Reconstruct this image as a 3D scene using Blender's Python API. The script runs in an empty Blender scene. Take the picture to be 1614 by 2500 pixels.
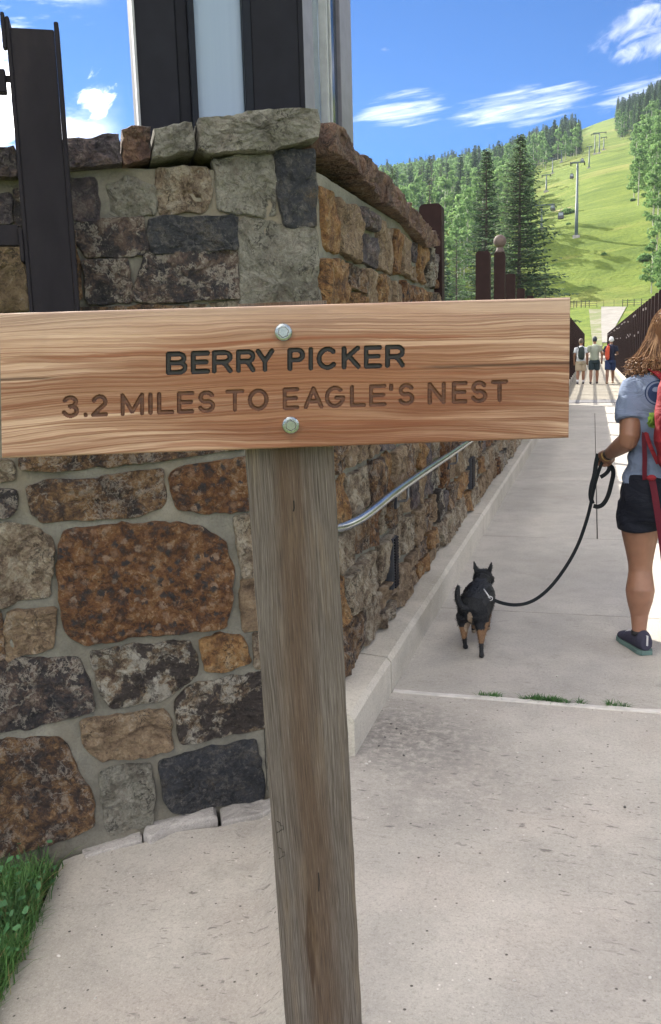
import bpy, bmesh, math, random
import numpy as np
from mathutils import Vector, noise as mn
from mathutils.geometry import delaunay_2d_cdt
random.seed(7)
SC = bpy.context.scene
COL = SC.collection
R_ = math.radians

# ------------------------------------------------------------------ camera
FPX = 2200.0; PX_W, PX_H = 1614, 2500
TH, PSI, RHO = R_(10.05), R_(16.3), R_(1.63)
EYE = Vector((0, 0, 1.5))
FW = Vector((-math.sin(PSI)*math.cos(TH), math.cos(PSI)*math.cos(TH), -math.sin(TH)))
R0 = Vector((math.cos(PSI), math.sin(PSI), 0)); U0 = R0.cross(FW)
RT = R0*math.cos(RHO) - U0*math.sin(RHO)
UP = U0*math.cos(RHO) + R0*math.sin(RHO)
cd = bpy.data.cameras.new("camera"); cam = bpy.data.objects.new("camera", cd); COL.objects.link(cam)
cd.sensor_fit = 'VERTICAL'; cd.sensor_height = 24; cd.sensor_width = 24
cd.lens = 24*FPX/PX_H; cd.clip_start = .05; cd.clip_end = 9000
from mathutils import Matrix
M = Matrix(((RT.x, UP.x, -FW.x), (RT.y, UP.y, -FW.y), (RT.z, UP.z, -FW.z)))
cam.matrix_world = Matrix.Translation(EYE) @ M.to_4x4()
SC.camera = cam

# ------------------------------------------------------------------ light
SUN_AZ = R_(-47)      # clockwise from +Y, so the sun stands ahead and to the left
SUN_EL = R_(33)
EXPOSURE = 2.72
SKY_STRENGTH = 0.15
SUN_STRENGTH = 2.0
HAZE = .00008
sd = Vector((math.sin(SUN_AZ)*math.cos(SUN_EL), math.cos(SUN_AZ)*math.cos(SUN_EL), math.sin(SUN_EL)))
sl = bpy.data.lights.new("sun", 'SUN'); sl.energy = SUN_STRENGTH; sl.angle = R_(.6); sl.color = (1, .93, .82)
so = bpy.data.objects.new("sun", sl); COL.objects.link(so)
so.rotation_euler = sd.to_track_quat('Z', 'Y').to_euler(); so.location = (-30, 30, 40)
SC.view_settings.view_transform = 'Standard'; SC.view_settings.look = 'None'
SC.view_settings.exposure = EXPOSURE; SC.view_settings.gamma = 1
SC.view_settings.use_curve_mapping = False

# ------------------------------------------------------------------ node helper
class N:
    def __init__(s, tree): s.t = tree; s.n = tree.nodes; s.l = tree.links
    def node(s, typ, **kw):
        nd = s.n.new(typ)
        for k, v in kw.items(): setattr(nd, k, v)
        return nd
    def put(s, sock, v):
        if isinstance(v, bpy.types.NodeSocket): s.l.new(v, sock)
        elif v is not None:
            if isinstance(v, (tuple, list)) and sock.type == 'RGBA' and len(v) == 3: v = (*v, 1)
            sock.default_value = v
    def math(s, op, a, b=None, c=None, clamp=False):
        nd = s.node('ShaderNodeMath', operation=op, use_clamp=clamp)
        s.put(nd.inputs[0], a); s.put(nd.inputs[1], b) if b is not None else 0
        if c is not None: s.put(nd.inputs[2], c)
        return nd.outputs[0]
    def vmath(s, op, a, b=None):
        nd = s.node('ShaderNodeVectorMath', operation=op)
        s.put(nd.inputs[0], a)
        if b is not None:
            if op == 'SCALE': s.put(nd.inputs[3], b)
            else: s.put(nd.inputs[1], b)
        return nd.outputs['Value'] if op in ('DOT_PRODUCT', 'LENGTH', 'DISTANCE') else nd.outputs[0]
    def noise(s, vec, scale=5, detail=4, rough=.55, dist=0, color=False, dim='3D'):
        nd = s.node('ShaderNodeTexNoise', noise_dimensions=dim)
        s.put(nd.inputs['Vector'], vec); s.put(nd.inputs['Scale'], scale)
        nd.inputs['Detail'].default_value = detail; nd.inputs['Roughness'].default_value = rough
        nd.inputs['Distortion'].default_value = dist
        return nd.outputs['Color' if color else 'Fac']
    def voro(s, vec, scale=5, feature='F1', rnd=1.0, out='Distance'):
        nd = s.node('ShaderNodeTexVoronoi', feature=feature)
        s.put(nd.inputs['Vector'], vec); s.put(nd.inputs['Scale'], scale)
        nd.inputs['Randomness'].default_value = rnd
        return nd.outputs[out]
    def map(s, vec, scale=(1, 1, 1), loc=(0, 0, 0), rot=(0, 0, 0)):
        nd = s.node('ShaderNodeMapping'); s.put(nd.inputs['Vector'], vec)
        s.put(nd.inputs['Scale'], scale); s.put(nd.inputs['Location'], loc); s.put(nd.inputs['Rotation'], rot)
        return nd.outputs[0]
    def ramp(s, fac, stops, interp='LINEAR'):
        nd = s.node('ShaderNodeValToRGB'); s.put(nd.inputs[0], fac)
        cr = nd.color_ramp; cr.interpolation = interp
        while len(cr.elements) > 1: cr.elements.remove(cr.elements[-1])
        for i, (p, c) in enumerate(stops):
            e = cr.elements[0] if i == 0 else cr.elements.new(p)
            e.position = p; e.color = (c, c, c, 1) if isinstance(c, (int, float)) else (*c, 1)
        return nd.outputs[0]
    def mix(s, fac, a, b, blend='MIX'):
        nd = s.node('ShaderNodeMix', data_type='RGBA', blend_type=blend)
        s.put(nd.inputs[0], fac); s.put(nd.inputs[6], a); s.put(nd.inputs[7], b)
        return nd.outputs[2]
    def bump(s, h, strength=.5, dist=.01, normal=None):
        nd = s.node('ShaderNodeBump'); s.put(nd.inputs['Height'], h)
        nd.inputs['Strength'].default_value = strength; nd.inputs['Distance'].default_value = dist
        if normal is not None: s.put(nd.inputs['Normal'], normal)
        return nd.outputs[0]
    def coord(s, name='Object', rnd=0):
        tc = s.node('ShaderNodeTexCoord').outputs[name]
        if rnd:
            oi = s.node('ShaderNodeObjectInfo').outputs['Random']
            cb = s.node('ShaderNodeCombineXYZ')
            for i, k in enumerate((1, .7, 1.3)):
                s.put(cb.inputs[i], s.math('MULTIPLY', oi, rnd*k))
            tc = s.vmath('ADD', tc, cb.outputs[0])
        return tc
    def xyz(s, v):
        nd = s.node('ShaderNodeSeparateXYZ'); s.put(nd.inputs[0], v); return nd.outputs
    def comb(s, x, y, z):
        nd = s.node('ShaderNodeCombineXYZ')
        for i, v in enumerate((x, y, z)): s.put(nd.inputs[i], v)
        return nd.outputs[0]

MATS = {}
def mat(name, fn=None, color=None, rough=.7, metal=0, spec=None, trans=0):
    if name in MATS: return MATS[name]
    m = bpy.data.materials.new(name); m.use_nodes = True
    n = N(m.node_tree); b = m.node_tree.nodes['Principled BSDF']
    b.inputs['Roughness'].default_value = rough; b.inputs['Metallic'].default_value = metal
    if spec is not None: b.inputs['Specular IOR Level'].default_value = spec
    if color is not None:
        tc = n.coord('Object', 20)
        nz = n.noise(tc, 14, 5)
        c = n.mix(n.ramp(nz, [(.3, 0), (.7, 1)]), tuple(x*.8 for x in color), tuple(min(1, x*1.15) for x in color))
        n.put(b.inputs['Base Color'], c)
    if fn: fn(n, b)
    MATS[name] = m
    return m

# ------------------------------------------------------------------ world
SC.world = bpy.data.worlds.new("World"); SC.world.use_nodes = True
w = N(SC.world.node_tree); bg = SC.world.node_tree.nodes['Background']
sky = w.node('ShaderNodeTexSky', sky_type='NISHITA'); sky.sun_disc = False
sky.sun_elevation = SUN_EL; sky.sun_rotation = SUN_AZ; sky.altitude = 2500
sky.air_density = 1.0; sky.dust_density = .6; sky.ozone_density = 3.0
dirv = w.vmath('NORMALIZE', w.coord('Generated'))
o = w.xyz(dirv)
az = w.math('ARCTAN2', o[0], o[1]); el = w.math('ARCSINE', o[2])
def blob(a0, e0, wa, we, rot=0):
    da = w.math('SUBTRACT', az, R_(a0)); de = w.math('SUBTRACT', el, R_(e0))
    c, s_ = math.cos(rot), math.sin(rot)
    x = w.math('ADD', w.math('MULTIPLY', da, c/R_(wa)), w.math('MULTIPLY', de, s_/R_(wa)))
    y = w.math('ADD', w.math('MULTIPLY', da, -s_/R_(we)), w.math('MULTIPLY', de, c/R_(we)))
    q = w.math('ADD', w.math('MULTIPLY', x, x), w.math('MULTIPLY', y, y))
    return w.math('SUBTRACT', 1, w.math('SQRT', q), clamp=True)
SKYTOP = None
# wispy cloud pattern, streaks nearly level
p = w.comb(w.math('MULTIPLY', az, 17.0), w.math('MULTIPLY', w.math('SUBTRACT', el, w.math('MULTIPLY', az, .10)), 165.0), 0.3)
wisp = w.noise(p, 1.0, 8, .6, .5)
p2 = w.comb(w.math('MULTIPLY', az, 34.0), w.math('MULTIPLY', w.math('SUBTRACT', el, w.math('MULTIPLY', az, .3)), 60.0), 4.2)
puff = w.noise(p2, 1.0, 8, .6, .6)
def mx(*a):
    r = a[0]
    for b_ in a[1:]: r = w.math('MAXIMUM', r, b_)
    return r
m1 = mx(blob(-11.3, 13.9, 4.6, 1.7, .05), blob(-4.3, 13.6, 6.5, 1.7, .08), blob(3.2, 13.6, 5.5, 1.7, .1), blob(14, 16, 8, 2.5, .1), blob(40, 17, 20, 4, 0), blob(85, 20, 30, 6), blob(-95, 22, 30, 7))
m2 = mx(blob(2.6, 16.8, 5.0, 2.6, .25), blob(-35.2, 14.3, 6.6, 4.6, 0), w.math('MULTIPLY', blob(-29.4, 14.6, 2.6, 3.2, 0), .6), w.math('MULTIPLY', blob(-12.4, 17.0, 1.6, .5), .55), blob(-46, 20, 12, 12), blob(120, 35, 40, 14), blob(175, 28, 40, 16), blob(-140, 38, 36, 16))
def sstep(v, a, b_):
    nd = w.node('ShaderNodeMapRange', interpolation_type='SMOOTHSTEP')
    w.put(nd.inputs[0], v); nd.inputs[1].default_value = a; nd.inputs[2].default_value = b_
    return nd.outputs[0]
c1 = sstep(w.math('ADD', wisp, w.math('MULTIPLY', sstep(m1, 0, .75), .50)), .76, 1.22)
field = sstep(w.noise(w.vmath('DIVIDE', dirv, w.comb(w.math('ADD', w.math('ABSOLUTE', o[2]), .25), w.math('ADD', w.math('ABSOLUTE', o[2]), .25), 1)), 2.1, 7, .58, .3), .50, .62)  # bright cloud beyond the view, added to lift and neutralise the ambient light
clearv = mx(blob(-4, 22, 34, 60, 0))
field = w.math('MULTIPLY', field, w.math('SUBTRACT', 1, sstep(clearv, .02, .3)))
c2 = sstep(w.math('ADD', puff, w.math('MULTIPLY', sstep(m2, 0, .7), .46)), .78, 1.16)
sunv = w.math('MAXIMUM', w.vmath('DOT_PRODUCT', dirv, tuple(sd)), 0)
cl = w.math('MINIMUM', w.math('ADD', w.math('ADD', w.math('MULTIPLY', c1, .125), w.math('MULTIPLY', c2, w.math('ADD', .10, w.math('MULTIPLY', sstep(sunv, .80, .93), .6)))), field), 1.0)
cl = w.math('MULTIPLY', cl, sstep(el, .0, .06))
glow = w.math('POWER', sunv, 9.0)
base = w.mix(1.0, sky.outputs[0], (.0205, .076, .138), 'MULTIPLY')
cloudc = w.mix(glow, (9.8, 9.0, 7.9), (13.0, 12.3, 11.2))
w.put(bg.inputs['Color'], w.mix(w.math('MULTIPLY', cl, .92), base, cloudc))
bg.inputs['Strength'].default_value = SKY_STRENGTH

# ------------------------------------------------------------------ object helpers
def props(o, label=None, cat=None, group=None, kind=None):
    if label: o['label'] = label
    if cat: o['category'] = cat
    if group: o['group'] = group
    if kind: o['kind'] = kind
    return o
def thing(name, label, cat, loc=(0, 0, 0), group=None, kind=None):
    o = bpy.data.objects.new(name, None); COL.objects.link(o)
    o.location = loc; o.empty_display_size = .2
    return props(o, label, cat, group, kind)
def mob(name, V, F, mats, parent=None, smooth=False, mi=None, **kw):
    me = bpy.data.meshes.new(name)
    me.from_pydata([tuple(v) for v in V], [], F)
    if not isinstance(mats, (list, tuple)): mats = [mats]
    for m in mats: me.materials.append(m)
    if mi is not None: me.polygons.foreach_set('material_index', mi)
    if smooth: me.polygons.foreach_set('use_smooth', [True]*len(me.polygons))
    me.update()
    return link(name, me, parent, **kw)
def link(name, me, parent=None, local=False, **kw):
    o = bpy.data.objects.new(name, me); COL.objects.link(o)
    if parent is not None:
        o.parent = parent
        if not local:
            q, l = parent, Vector()
            while q is not None: l += q.location; q = q.parent
            o.location = -l
    return props(o, **kw)
class MB:
    """collects shapes into one mesh"""
    def __init__(s): s.V = []; s.F = []; s.I = []
    def add(s, V, F, i=0):
        b = len(s.V); s.V += [tuple(v) for v in V]; s.F += [tuple(b+k for k in f) for f in F]; s.I += [i]*len(F); return s
    def box(s, a, b, i=0, M=None, bev=0):
        x0, y0, z0 = a; x1, y1, z1 = b
        V = [(x0, y0, z0), (x1, y0, z0), (x1, y1, z0), (x0, y1, z0), (x0, y0, z1), (x1, y0, z1), (x1, y1, z1), (x0, y1, z1)]
        F = [(0, 3, 2, 1), (4, 5, 6, 7), (0, 1, 5, 4), (1, 2, 6, 5), (2, 3, 7, 6), (3, 0, 4, 7)]
        if bev:
            bm = bmesh.new(); vs = [bm.verts.new(v) for v in V]
            for f in F: bm.faces.new([vs[k] for k in f])
            bmesh.ops.bevel(bm, geom=bm.edges[:], offset=bev, segments=2, affect='EDGES')
            bm.verts.index_update()
            V = [v.co[:] for v in bm.verts]; F = [[v.index for v in f.verts] for f in bm.faces]; bm.free()
        if M is not None: V = [M @ Vector(v) for v in V]
        return s.add(V, F, i)
    def frame(s, O, e, n, a, b, i=0, bev=0):
        """box in a wall frame: e along, n outward, z up"""
        Mx = Matrix(((e.x, n.x, 0, O.x), (e.y, n.y, 0, O.y), (0, 0, 1, O.z), (0, 0, 0, 1)))
        return s.box(a, b, i, Mx, bev)
    def tube(s, pts, rad, seg=10, i=0, cap=True, flat=1.0):
        pts = [Vector(p) for p in pts]
        if not isinstance(rad, list): rad = [rad]*len(pts)
        if len(rad) != len(pts):
            r0 = [r if isinstance(r, tuple) else (r, r*flat) for r in rad]; rad = []
            for k in range(len(pts)):
                t = k/(len(pts)-1)*(len(r0)-1); i0 = min(int(t), len(r0)-2); f_ = t-i0
                rad.append(tuple(r0[i0][c]*(1-f_)+r0[i0+1][c]*f_ for c in (0, 1)))
        V = []; F = []
        up = None
        for k, p in enumerate(pts):
            t = (pts[min(k+1, len(pts)-1)] - pts[max(k-1, 0)]).normalized()
            if up is None:
                up = t.orthogonal().normalized()
            up = (up - t*up.dot(t)).normalized(); sd_ = t.cross(up)
            r = rad[k]; ra, rb = (r if isinstance(r, (tuple, list)) else (r, r*flat))
            for j in range(seg):
                a = 2*math.pi*j/seg
                V.append(p + up*math.cos(a)*ra + sd_*math.sin(a)*rb)
        for k in range(len(pts)-1):
            for j in range(seg):
                a, b = k*seg+j, k*seg+(j+1) % seg
                F.append((a, b, b+seg, a+seg))
        if cap:
            F.append(tuple(range(seg))[::-1]); F.append(tuple((len(pts)-1)*seg+j for j in range(seg)))
        return s.add(V, F, i)
    def ball(s, c, r, i=0, seg=12, rings=8, sc=(1, 1, 1)):
        V = []; F = []; c = Vector(c)
        for a in range(rings+1):
            t = math.pi*a/rings
            for b in range(seg):
                f = 2*math.pi*b/seg
                V.append(c + Vector((math.sin(t)*math.cos(f)*r*sc[0], math.sin(t)*math.sin(f)*r*sc[1], math.cos(t)*r*sc[2])))
        for a in range(rings):
            for b in range(seg):
                F.append((a*seg+b, (a+1)*seg+b, (a+1)*seg+(b+1) % seg, a*seg+(b+1) % seg))
        return s.add(V, F, i)
    def build(s, name, mats, parent=None, smooth=False, **kw):
        return mob(name, s.V, s.F, mats, parent, smooth, s.I, **kw)

def ray(x, y): return FW + RT*((x-807)/FPX) - UP*((y-1250)/FPX)
def hit(x, y, P, n):
    d = ray(x, y); return EYE + d*((P-EYE).dot(n)/d.dot(n))
def atX(x, y, X): return hit(x, y, Vector((X, 0, 0)), Vector((1, 0, 0)))
def atY(x, y, Y): return hit(x, y, Vector((0, Y, 0)), Vector((0, 1, 0)))
def to_px(P):
    d = Vector(P)-EYE; k = d.dot(FW); return 807+FPX*d.dot(RT)/k, 1250-FPX*d.dot(UP)/k
def S(t): t = max(0, min(1, t)); return t*t*(3-2*t)
def gz(X, Y):
    """height of the near slab: level by the curb, lower in front of the wall to the left"""
    wv = X + .325*Y
    return -(.26*S((.12-wv)/.36) + .12*max(0, min(1.3, (-wv-.3)/.8)))
def on_slab(x, y, dz=0):
    d = ray(x, y); t = .3
    for _ in range(60):
        P = EYE + d*t; h = P.z - gz(P.x, P.y) - dz
        t += h/(-d.z)*.7
    return EYE + d*t
def fbm(p, s=1.0, o=3):
    v = 0; a = 1; p = Vector(p)*s
    for _ in range(o): v += a*mn.noise(p); p = p*2.03; a *= .5
    return v

# ------------------------------------------------------------------ materials
def stone_mat(name, stops, scale=9, vein=None, vstr=.0, blot=None, contrast=1.0, streak=(1, 1, 1), bump=1.0, chips=0):
    def fn(n, b):
        tc = n.coord('Object', 37)
        warp = n.vmath('ADD', tc, n.vmath('SCALE', n.noise(tc, scale*1.1, 4, .65, color=True), .07))
        a = n.noise(warp, scale*1.3, 12, .68)
        mid_ = n.noise(warp, 42, 6, .72, .4)
        a = n.math('ADD', n.math('MULTIPLY', n.math('SUBTRACT', a, .5), 1.35), .5)
        a = n.math('ADD', a, n.math('MULTIPLY', n.math('SUBTRACT', mid_, .5), .75))
        c = n.ramp(a, stops)
        if blot:
            big = n.noise(warp, scale*.5, 8, .66)
            c = n.mix(n.ramp(big, [(.49, 0), (.52, 1)]), c, blot)
        if chips:   # conglomerate: dark and pale clasts set in a rusty matrix
            vw = n.vmath('ADD', tc, n.vmath('SCALE', n.noise(tc, 38, 5, .7, color=True), .05))
            vc = n.xyz(n.voro(vw, 36, out='Color')); vd = n.voro(vw, 36)
            cm = n.ramp(vd, [(.3, 1), (.62, 0)])
            c = n.mix(n.math('MULTIPLY', cm, n.ramp(vc[0], [(.68, 0), (.74, chips)])), c, (.05, .05, .058))
            c = n.mix(n.math('MULTIPLY', cm, n.ramp(vc[1], [(.78, 0), (.84, chips)])), c, (.36, .20, .11))
            c = n.mix(n.math('MULTIPLY', cm, n.ramp(vc[2], [(.88, 0), (.92, chips*.8)])), c, (.5, .36, .26))
        if vein:
            v1 = n.math('ABSOLUTE', n.math('SUBTRACT', n.noise(warp, scale*.8, 8, .68), .5))
            c = n.mix(n.math('MULTIPLY', n.ramp(v1, [(0, vstr), (.010, vstr), (.022, 0)]), n.ramp(n.noise(tc, scale*.9, 2), [(.38, 0), (.48, 1)])), c, vein)
            spk = n.noise(warp, scale*1.5, 10, .74)
            c = n.mix(n.ramp(spk, [(.56, 0), (.60, vstr)]), c, vein)
        fine = n.noise(tc, 85, 6, .8)
        seam = n.math('ABSOLUTE', n.math('SUBTRACT', n.noise(warp, 15, 5, .6, .8), .5))
        c = n.mix(n.math('MULTIPLY', n.ramp(seam, [(0, .85), (.010, .6), (.022, 0)]), n.ramp(n.noise(tc, 7, 2), [(.45, 0), (.6, 1)])), c, (.02, .018, .017))
        c = n.mix(n.ramp(fine, [(.30, .7), (.47, 0)]), c, (.018, .016, .015))
        c = n.mix(n.ramp(fine, [(.56, 0), (.74, .45)]), c, (.62, .56, .48))
        n.put(b.inputs['Base Color'], c)
        n.put(b.inputs['Roughness'], n.ramp(fine, [(0, .62), (1, .95)]))
        crag = n.math('ABSOLUTE', n.math('SUBTRACT', n.noise(warp, scale*1.6, 8, .7), .5))
        h = n.math('ADD', n.math('MULTIPLY', a, .9), n.math('MULTIPLY', fine, .35))
        h = n.math('ADD', h, n.math('ADD', n.math('MULTIPLY', crag, 2.6), n.math('MULTIPLY', mid_, 1.1)))
        n.put(b.inputs['Normal'], n.bump(h, bump, .042))
    return mat(name, fn)
ST = {
 'rust': stone_mat('rust_sandstone', [(.25, (.035, .03, .035)), (.4, (.11, .048, .022)), (.5, (.22, .09, .03)), (.6, (.30, .145, .05)), (.72, (.48, .32, .2))], 12, chips=.9),
 'brown': stone_mat('brown_sandstone', [(.28, (.035, .027, .028)), (.42, (.09, .055, .04)), (.52, (.20, .11, .055)), (.62, (.34, .2, .09)), (.75, (.42, .34, .26))], 10, (.55, .48, .4), .5),
 'dark': stone_mat('dark_ironstone', [(.3, (.028, .028, .036)), (.48, (.065, .055, .06)), (.58, (.15, .10, .08)), (.72, (.34, .28, .23))], 8, (.52, .47, .40), .75),
 'navy': stone_mat('slate_blue_stone', [(.3, (.028, .034, .045)), (.5, (.055, .062, .078)), (.68, (.10, .095, .09)), (.8, (.2, .15, .1))], 8, (.35, .33, .3), .25),
 'cream': stone_mat('cream_limestone', [(.28, (.14, .095, .06)), (.42, (.34, .26, .18)), (.55, (.50, .42, .31)), (.7, (.62, .56, .45))], 9, (.1, .06, .045), .45),
 'mixed': stone_mat('pale_stone_with_dark_crust', [(.3, (.10, .06, .045)), (.42, (.30, .22, .14)), (.52, (.5, .46, .38)), (.7, (.62, .6, .54))], 10, (.06, .045, .04), .6, (.07, .055, .05)),
 'tan': stone_mat('tan_sandstone', [(.28, (.19, .125, .08)), (.48, (.38, .27, .17)), (.6, (.48, .35, .22)), (.75, (.58, .48, .37))], 12),
 'grey': stone_mat('grey_green_limestone', [(.3, (.2, .19, .155)), (.46, (.33, .325, .27)), (.6, (.42, .41, .35)), (.75, (.52, .50, .43))], 7, (.16, .09, .07), .2),
 'purple': stone_mat('purple_stone', [(.3, (.07, .06, .075)), (.5, (.12, .1, .115)), (.62, (.22, .16, .15)), (.75, (.34, .28, .27))], 8, (.4, .36, .34), .4),
 'orange': stone_mat('orange_sandstone', [(.28, (.14, .065, .03)), (.45, (.36, .18, .065)), (.58, (.50, .29, .115)), (.75, (.60, .45, .28))], 9, (.06, .045, .04), .3),
 'redcap': stone_mat('red_brown_capstone', [(.28, (.10, .06, .055)), (.46, (.21, .12, .095)), (.6, (.32, .19, .125)), (.75, (.42, .33, .26))], 7, (.36, .3, .25), .25),
}
def mortar_fn(n, b):
    tc = n.coord('Object')
    a = n.noise(tc, 5, 6, .6); f = n.noise(tc, 120, 5, .7)
    c = n.ramp(a, [(.3, (.115, .113, .096)), (.5, (.17, .166, .14)), (.7, (.24, .235, .20))])
    c = n.mix(n.ramp(f, [(.3, .5), (.55, 0)]), c, (.1, .09, .075))
    c = n.mix(n.ramp(n.noise(tc, 2.2, 4), [(.5, 0), (.68, .35)]), c, (.24, .195, .125))
    n.put(b.inputs['Base Color'], c); b.inputs['Roughness'].default_value = .95
    h = n.math('ADD', n.math('MULTIPLY', n.noise(tc, 24, 6, .65), 1.0), n.math('MULTIPLY', f, .3))
    n.put(b.inputs['Normal'], n.bump(h, .7, .012))
MORTAR = mat('mortar', mortar_fn)
def concrete_fn(c0, c1, c2, marks=1.0, joint=False, pink=.5, stains=()):
    def fn(n, b):
        tc = n.coord('Object')
        a = n.noise(tc, .9, 6, .62, .3); a2 = n.noise(tc, 6, 6, .6); f = n.noise(tc, 160, 4, .75)
        c = n.ramp(a, [(.3, c0), (.52, c1), (.72, c2)])
        c = n.mix(n.ramp(a2, [(.35, .28), (.6, 0)]), c, tuple(x*.72 for x in c0))
        c = n.mix(n.ramp(n.noise(tc, 1.7, 3), [(.45, 0), (.65, pink*.5)]), c, (.56, .45, .39))
        c = n.mix(n.ramp(f, [(.28, .55), (.46, 0)]), c, tuple(x*.45 for x in c0))
        c = n.mix(n.ramp(f, [(.58, 0), (.75, .5)]), c, tuple(min(1, x*1.5) for x in c2))
        sp = n.voro(tc, 34); spm = n.voro(tc, 34, out='Color')
        so_ = n.xyz(spm)[0]
        spot = n.math('MULTIPLY', n.ramp(sp, [(.10, 1), (.16, 0)]), n.ramp(so_, [(.80, 0), (.84, 1)]))
        c = n.mix(n.math('MULTIPLY', spot, .75*marks), c, (.08, .072, .065))
        ligh = n.math('MULTIPLY', n.ramp(sp, [(.08, 1), (.13, 0)]), n.ramp(so_, [(.10, 1), (.14, 0)]))
        c = n.mix(n.math('MULTIPLY', ligh, .6*marks), c, (.75, .72, .68))
        # short raked scars left by the finishing broom
        wv = n.vmath('ADD', tc, n.vmath('SCALE', n.noise(tc, 5, 2, color=True), .14))
        sc_ = n.noise(n.map(wv, (15, 50, 1), rot=(0, 0, .22)), 1, 3, .6)
        msk = n.noise(n.map(tc, (1.3, 1.3, 1), (3, 1, 0)), 1, 3)
        scar = n.math('MULTIPLY', n.ramp(sc_, [(.62, 0), (.67, 1)]), n.ramp(msk, [(.42, .0), (.55, 1)]))
        c = n.mix(n.math('MULTIPLY', scar, .6*marks), c, tuple(x*.42 for x in c0))
        gr = n.noise(tc, 70, 5, .8)
        c = n.mix(n.ramp(gr, [(.32, .5), (.47, 0)]), c, tuple(x*.55 for x in c0))
        c = n.mix(n.ramp(gr, [(.55, 0), (.70, .38)]), c, (.66, .62, .56))
        st_ = n.noise(tc, 3.1, 7, .7, .6)
        c = n.mix(n.ramp(st_, [(.58, 0), (.72, .34)]), c, tuple(x*.58 for x in c0))
        for (sx, sy, sr, sc2, amt) in stains:
            dd = n.vmath('DISTANCE', n.vmath('ADD', tc, n.vmath('SCALE', n.noise(tc, 9, 4, .7, color=True), .12)), (sx+.06, sy+.06, .0))
            pat = n.math('MULTIPLY', n.ramp(n.math('DIVIDE', dd, sr), [(.3, 1), (1, 0)]), n.ramp(n.noise(tc, 26, 6, .75), [(.40, .25), (.56, 1)]))
            c = n.mix(n.math('MULTIPLY', pat, amt), c, sc2)
        n.put(b.inputs['Base Color'], c); b.inputs['Roughness'].default_value = .9
        h = n.math('SUBTRACT', n.math('ADD', n.math('MULTIPLY', f, .6), n.math('MULTIPLY', n.noise(tc, 40, 4), .5)), n.math('MULTIPLY', n.math('ADD', scar, spot), marks))
        n.put(b.inputs['Normal'], n.bump(h, .35, .006))
    return fn
_s = on_slab(205, 2442); STX, STY = _s.x, _s.y
SLAB = mat('near_concrete', concrete_fn((.35, .33, .30), (.455, .43, .39), (.53, .50, .455), 1.3, pink=.3, stains=[(-.70, 3.30, .42, (.13, .125, .12), .75), (-.45, 3.0, .5, (.2, .19, .18), .45), (.35, 2.1, .5, (.26, .24, .22), .4), (STX, STY, .07, (.40, .15, .09), .9)]))
PATHM = mat('path_concrete', concrete_fn((.35, .335, .305), (.43, .41, .375), (.50, .475, .43), .5, pink=.12))
DECKM = mat('deck_concrete', concrete_fn((.27, .25, .205), (.33, .305, .25), (.37, .34, .28), .1, pink=.1))
CURBM = mat('curb_concrete', concrete_fn((.36, .34, .29), (.47, .445, .39), (.55, .52, .46), .25, pink=.1))
OLDC = mat('weathered_concrete', concrete_fn((.25, .24, .23), (.40, .385, .37), (.52, .5, .48), .8, pink=.2))
GAPM = mat('dirt_in_joint', color=(.07, .062, .055), rough=1)
def steel_fn(n, b):
    tc = n.coord('Object')
    a = n.noise(n.map(tc, (1, 1, .35)), 8, 7, .65)
    c = n.ramp(a, [(.3, (.010, .009, .013)), (.55, (.016, .0145, .019)), (.75, (.026, .022, .026))])
    n.put(b.inputs['Base Color'], c); b.inputs['Metallic'].default_value = 0; b.inputs['Specular IOR Level'].default_value = .12; b.inputs['Roughness'].default_value = .6
    n.put(b.inputs['Normal'], n.bump(n.noise(tc, 90, 4), .25, .003))
STEEL = mat('weathered_steel', steel_fn)
def galv_fn(n, b):
    tc = n.coord('Object')
    a = n.noise(tc, 6, 3, .5)
    n.put(b.inputs['Base Color'], n.ramp(a, [(.3, (.27, .30, .32)), (.7, (.34, .37, .39))]))
    b.inputs['Metallic'].default_value = .85; b.inputs['Roughness'].default_value = .24
GALV = mat('galvanised_steel', galv_fn)
# ------------------------------------------------------------------ ground sheets
AL = R_(30)
E_F = Vector((math.cos(AL), math.sin(AL), 0)); N_F = Vector((math.sin(AL), -math.cos(AL), 0))
C0 = Vector((-.97, 3.27, 0))
Y_J0, Y_BR, Y_BE = 3.74, 24.7, 92.0
XL, XR = -.83, 1.22

def sheet(name, outline, step, zf, m, thick=.12, parent=None, edge_noise=0, **kw):
    """a slab with the given outline (X,Y), its top following zf, with a skirt down its sides"""
    pts = []
    n = len(outline)
    for i in range(n):
        a, b = Vector(outline[i]), Vector(outline[(i+1) % n])
        k = max(1, int((b-a).length/step))
        for j in range(k): pts.append(a.lerp(b, j/k))
    nb = len(pts)
    xs = [p.x for p in pts]; ys = [p.y for p in pts]
    x = min(xs)+step/2
    inner = []
    while x < max(xs):
        y = min(ys)+step/2
        while y < max(ys):
            inner.append(Vector((x+random.uniform(-.1, .1)*step, y+random.uniform(-.1, .1)*step))); y += step
        x += step
    V2, _, F, _, _, _ = delaunay_2d_cdt(pts+inner, [], [list(range(nb))], 1, 1e-6)
    V = [(v.x, v.y, zf(v.x, v.y)) for v in V2]
    F = [tuple(f) for f in F]
    base = len(V)
    ring = pts
    for p in ring: V.append((p.x, p.y, zf(p.x, p.y)-thick))
    idx = {}
    for i, v in enumerate(V2): idx[(round(v.x, 5), round(v.y, 5))] = i
    ids = [idx.get((round(p.x, 5), round(p.y, 5)), 0) for p in ring]
    for i in range(nb):
        j = (i+1) % nb
        F.append((ids[i], base+i, base+j, ids[j]))
    return mob(name, V, F, m, parent, **kw)

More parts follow.
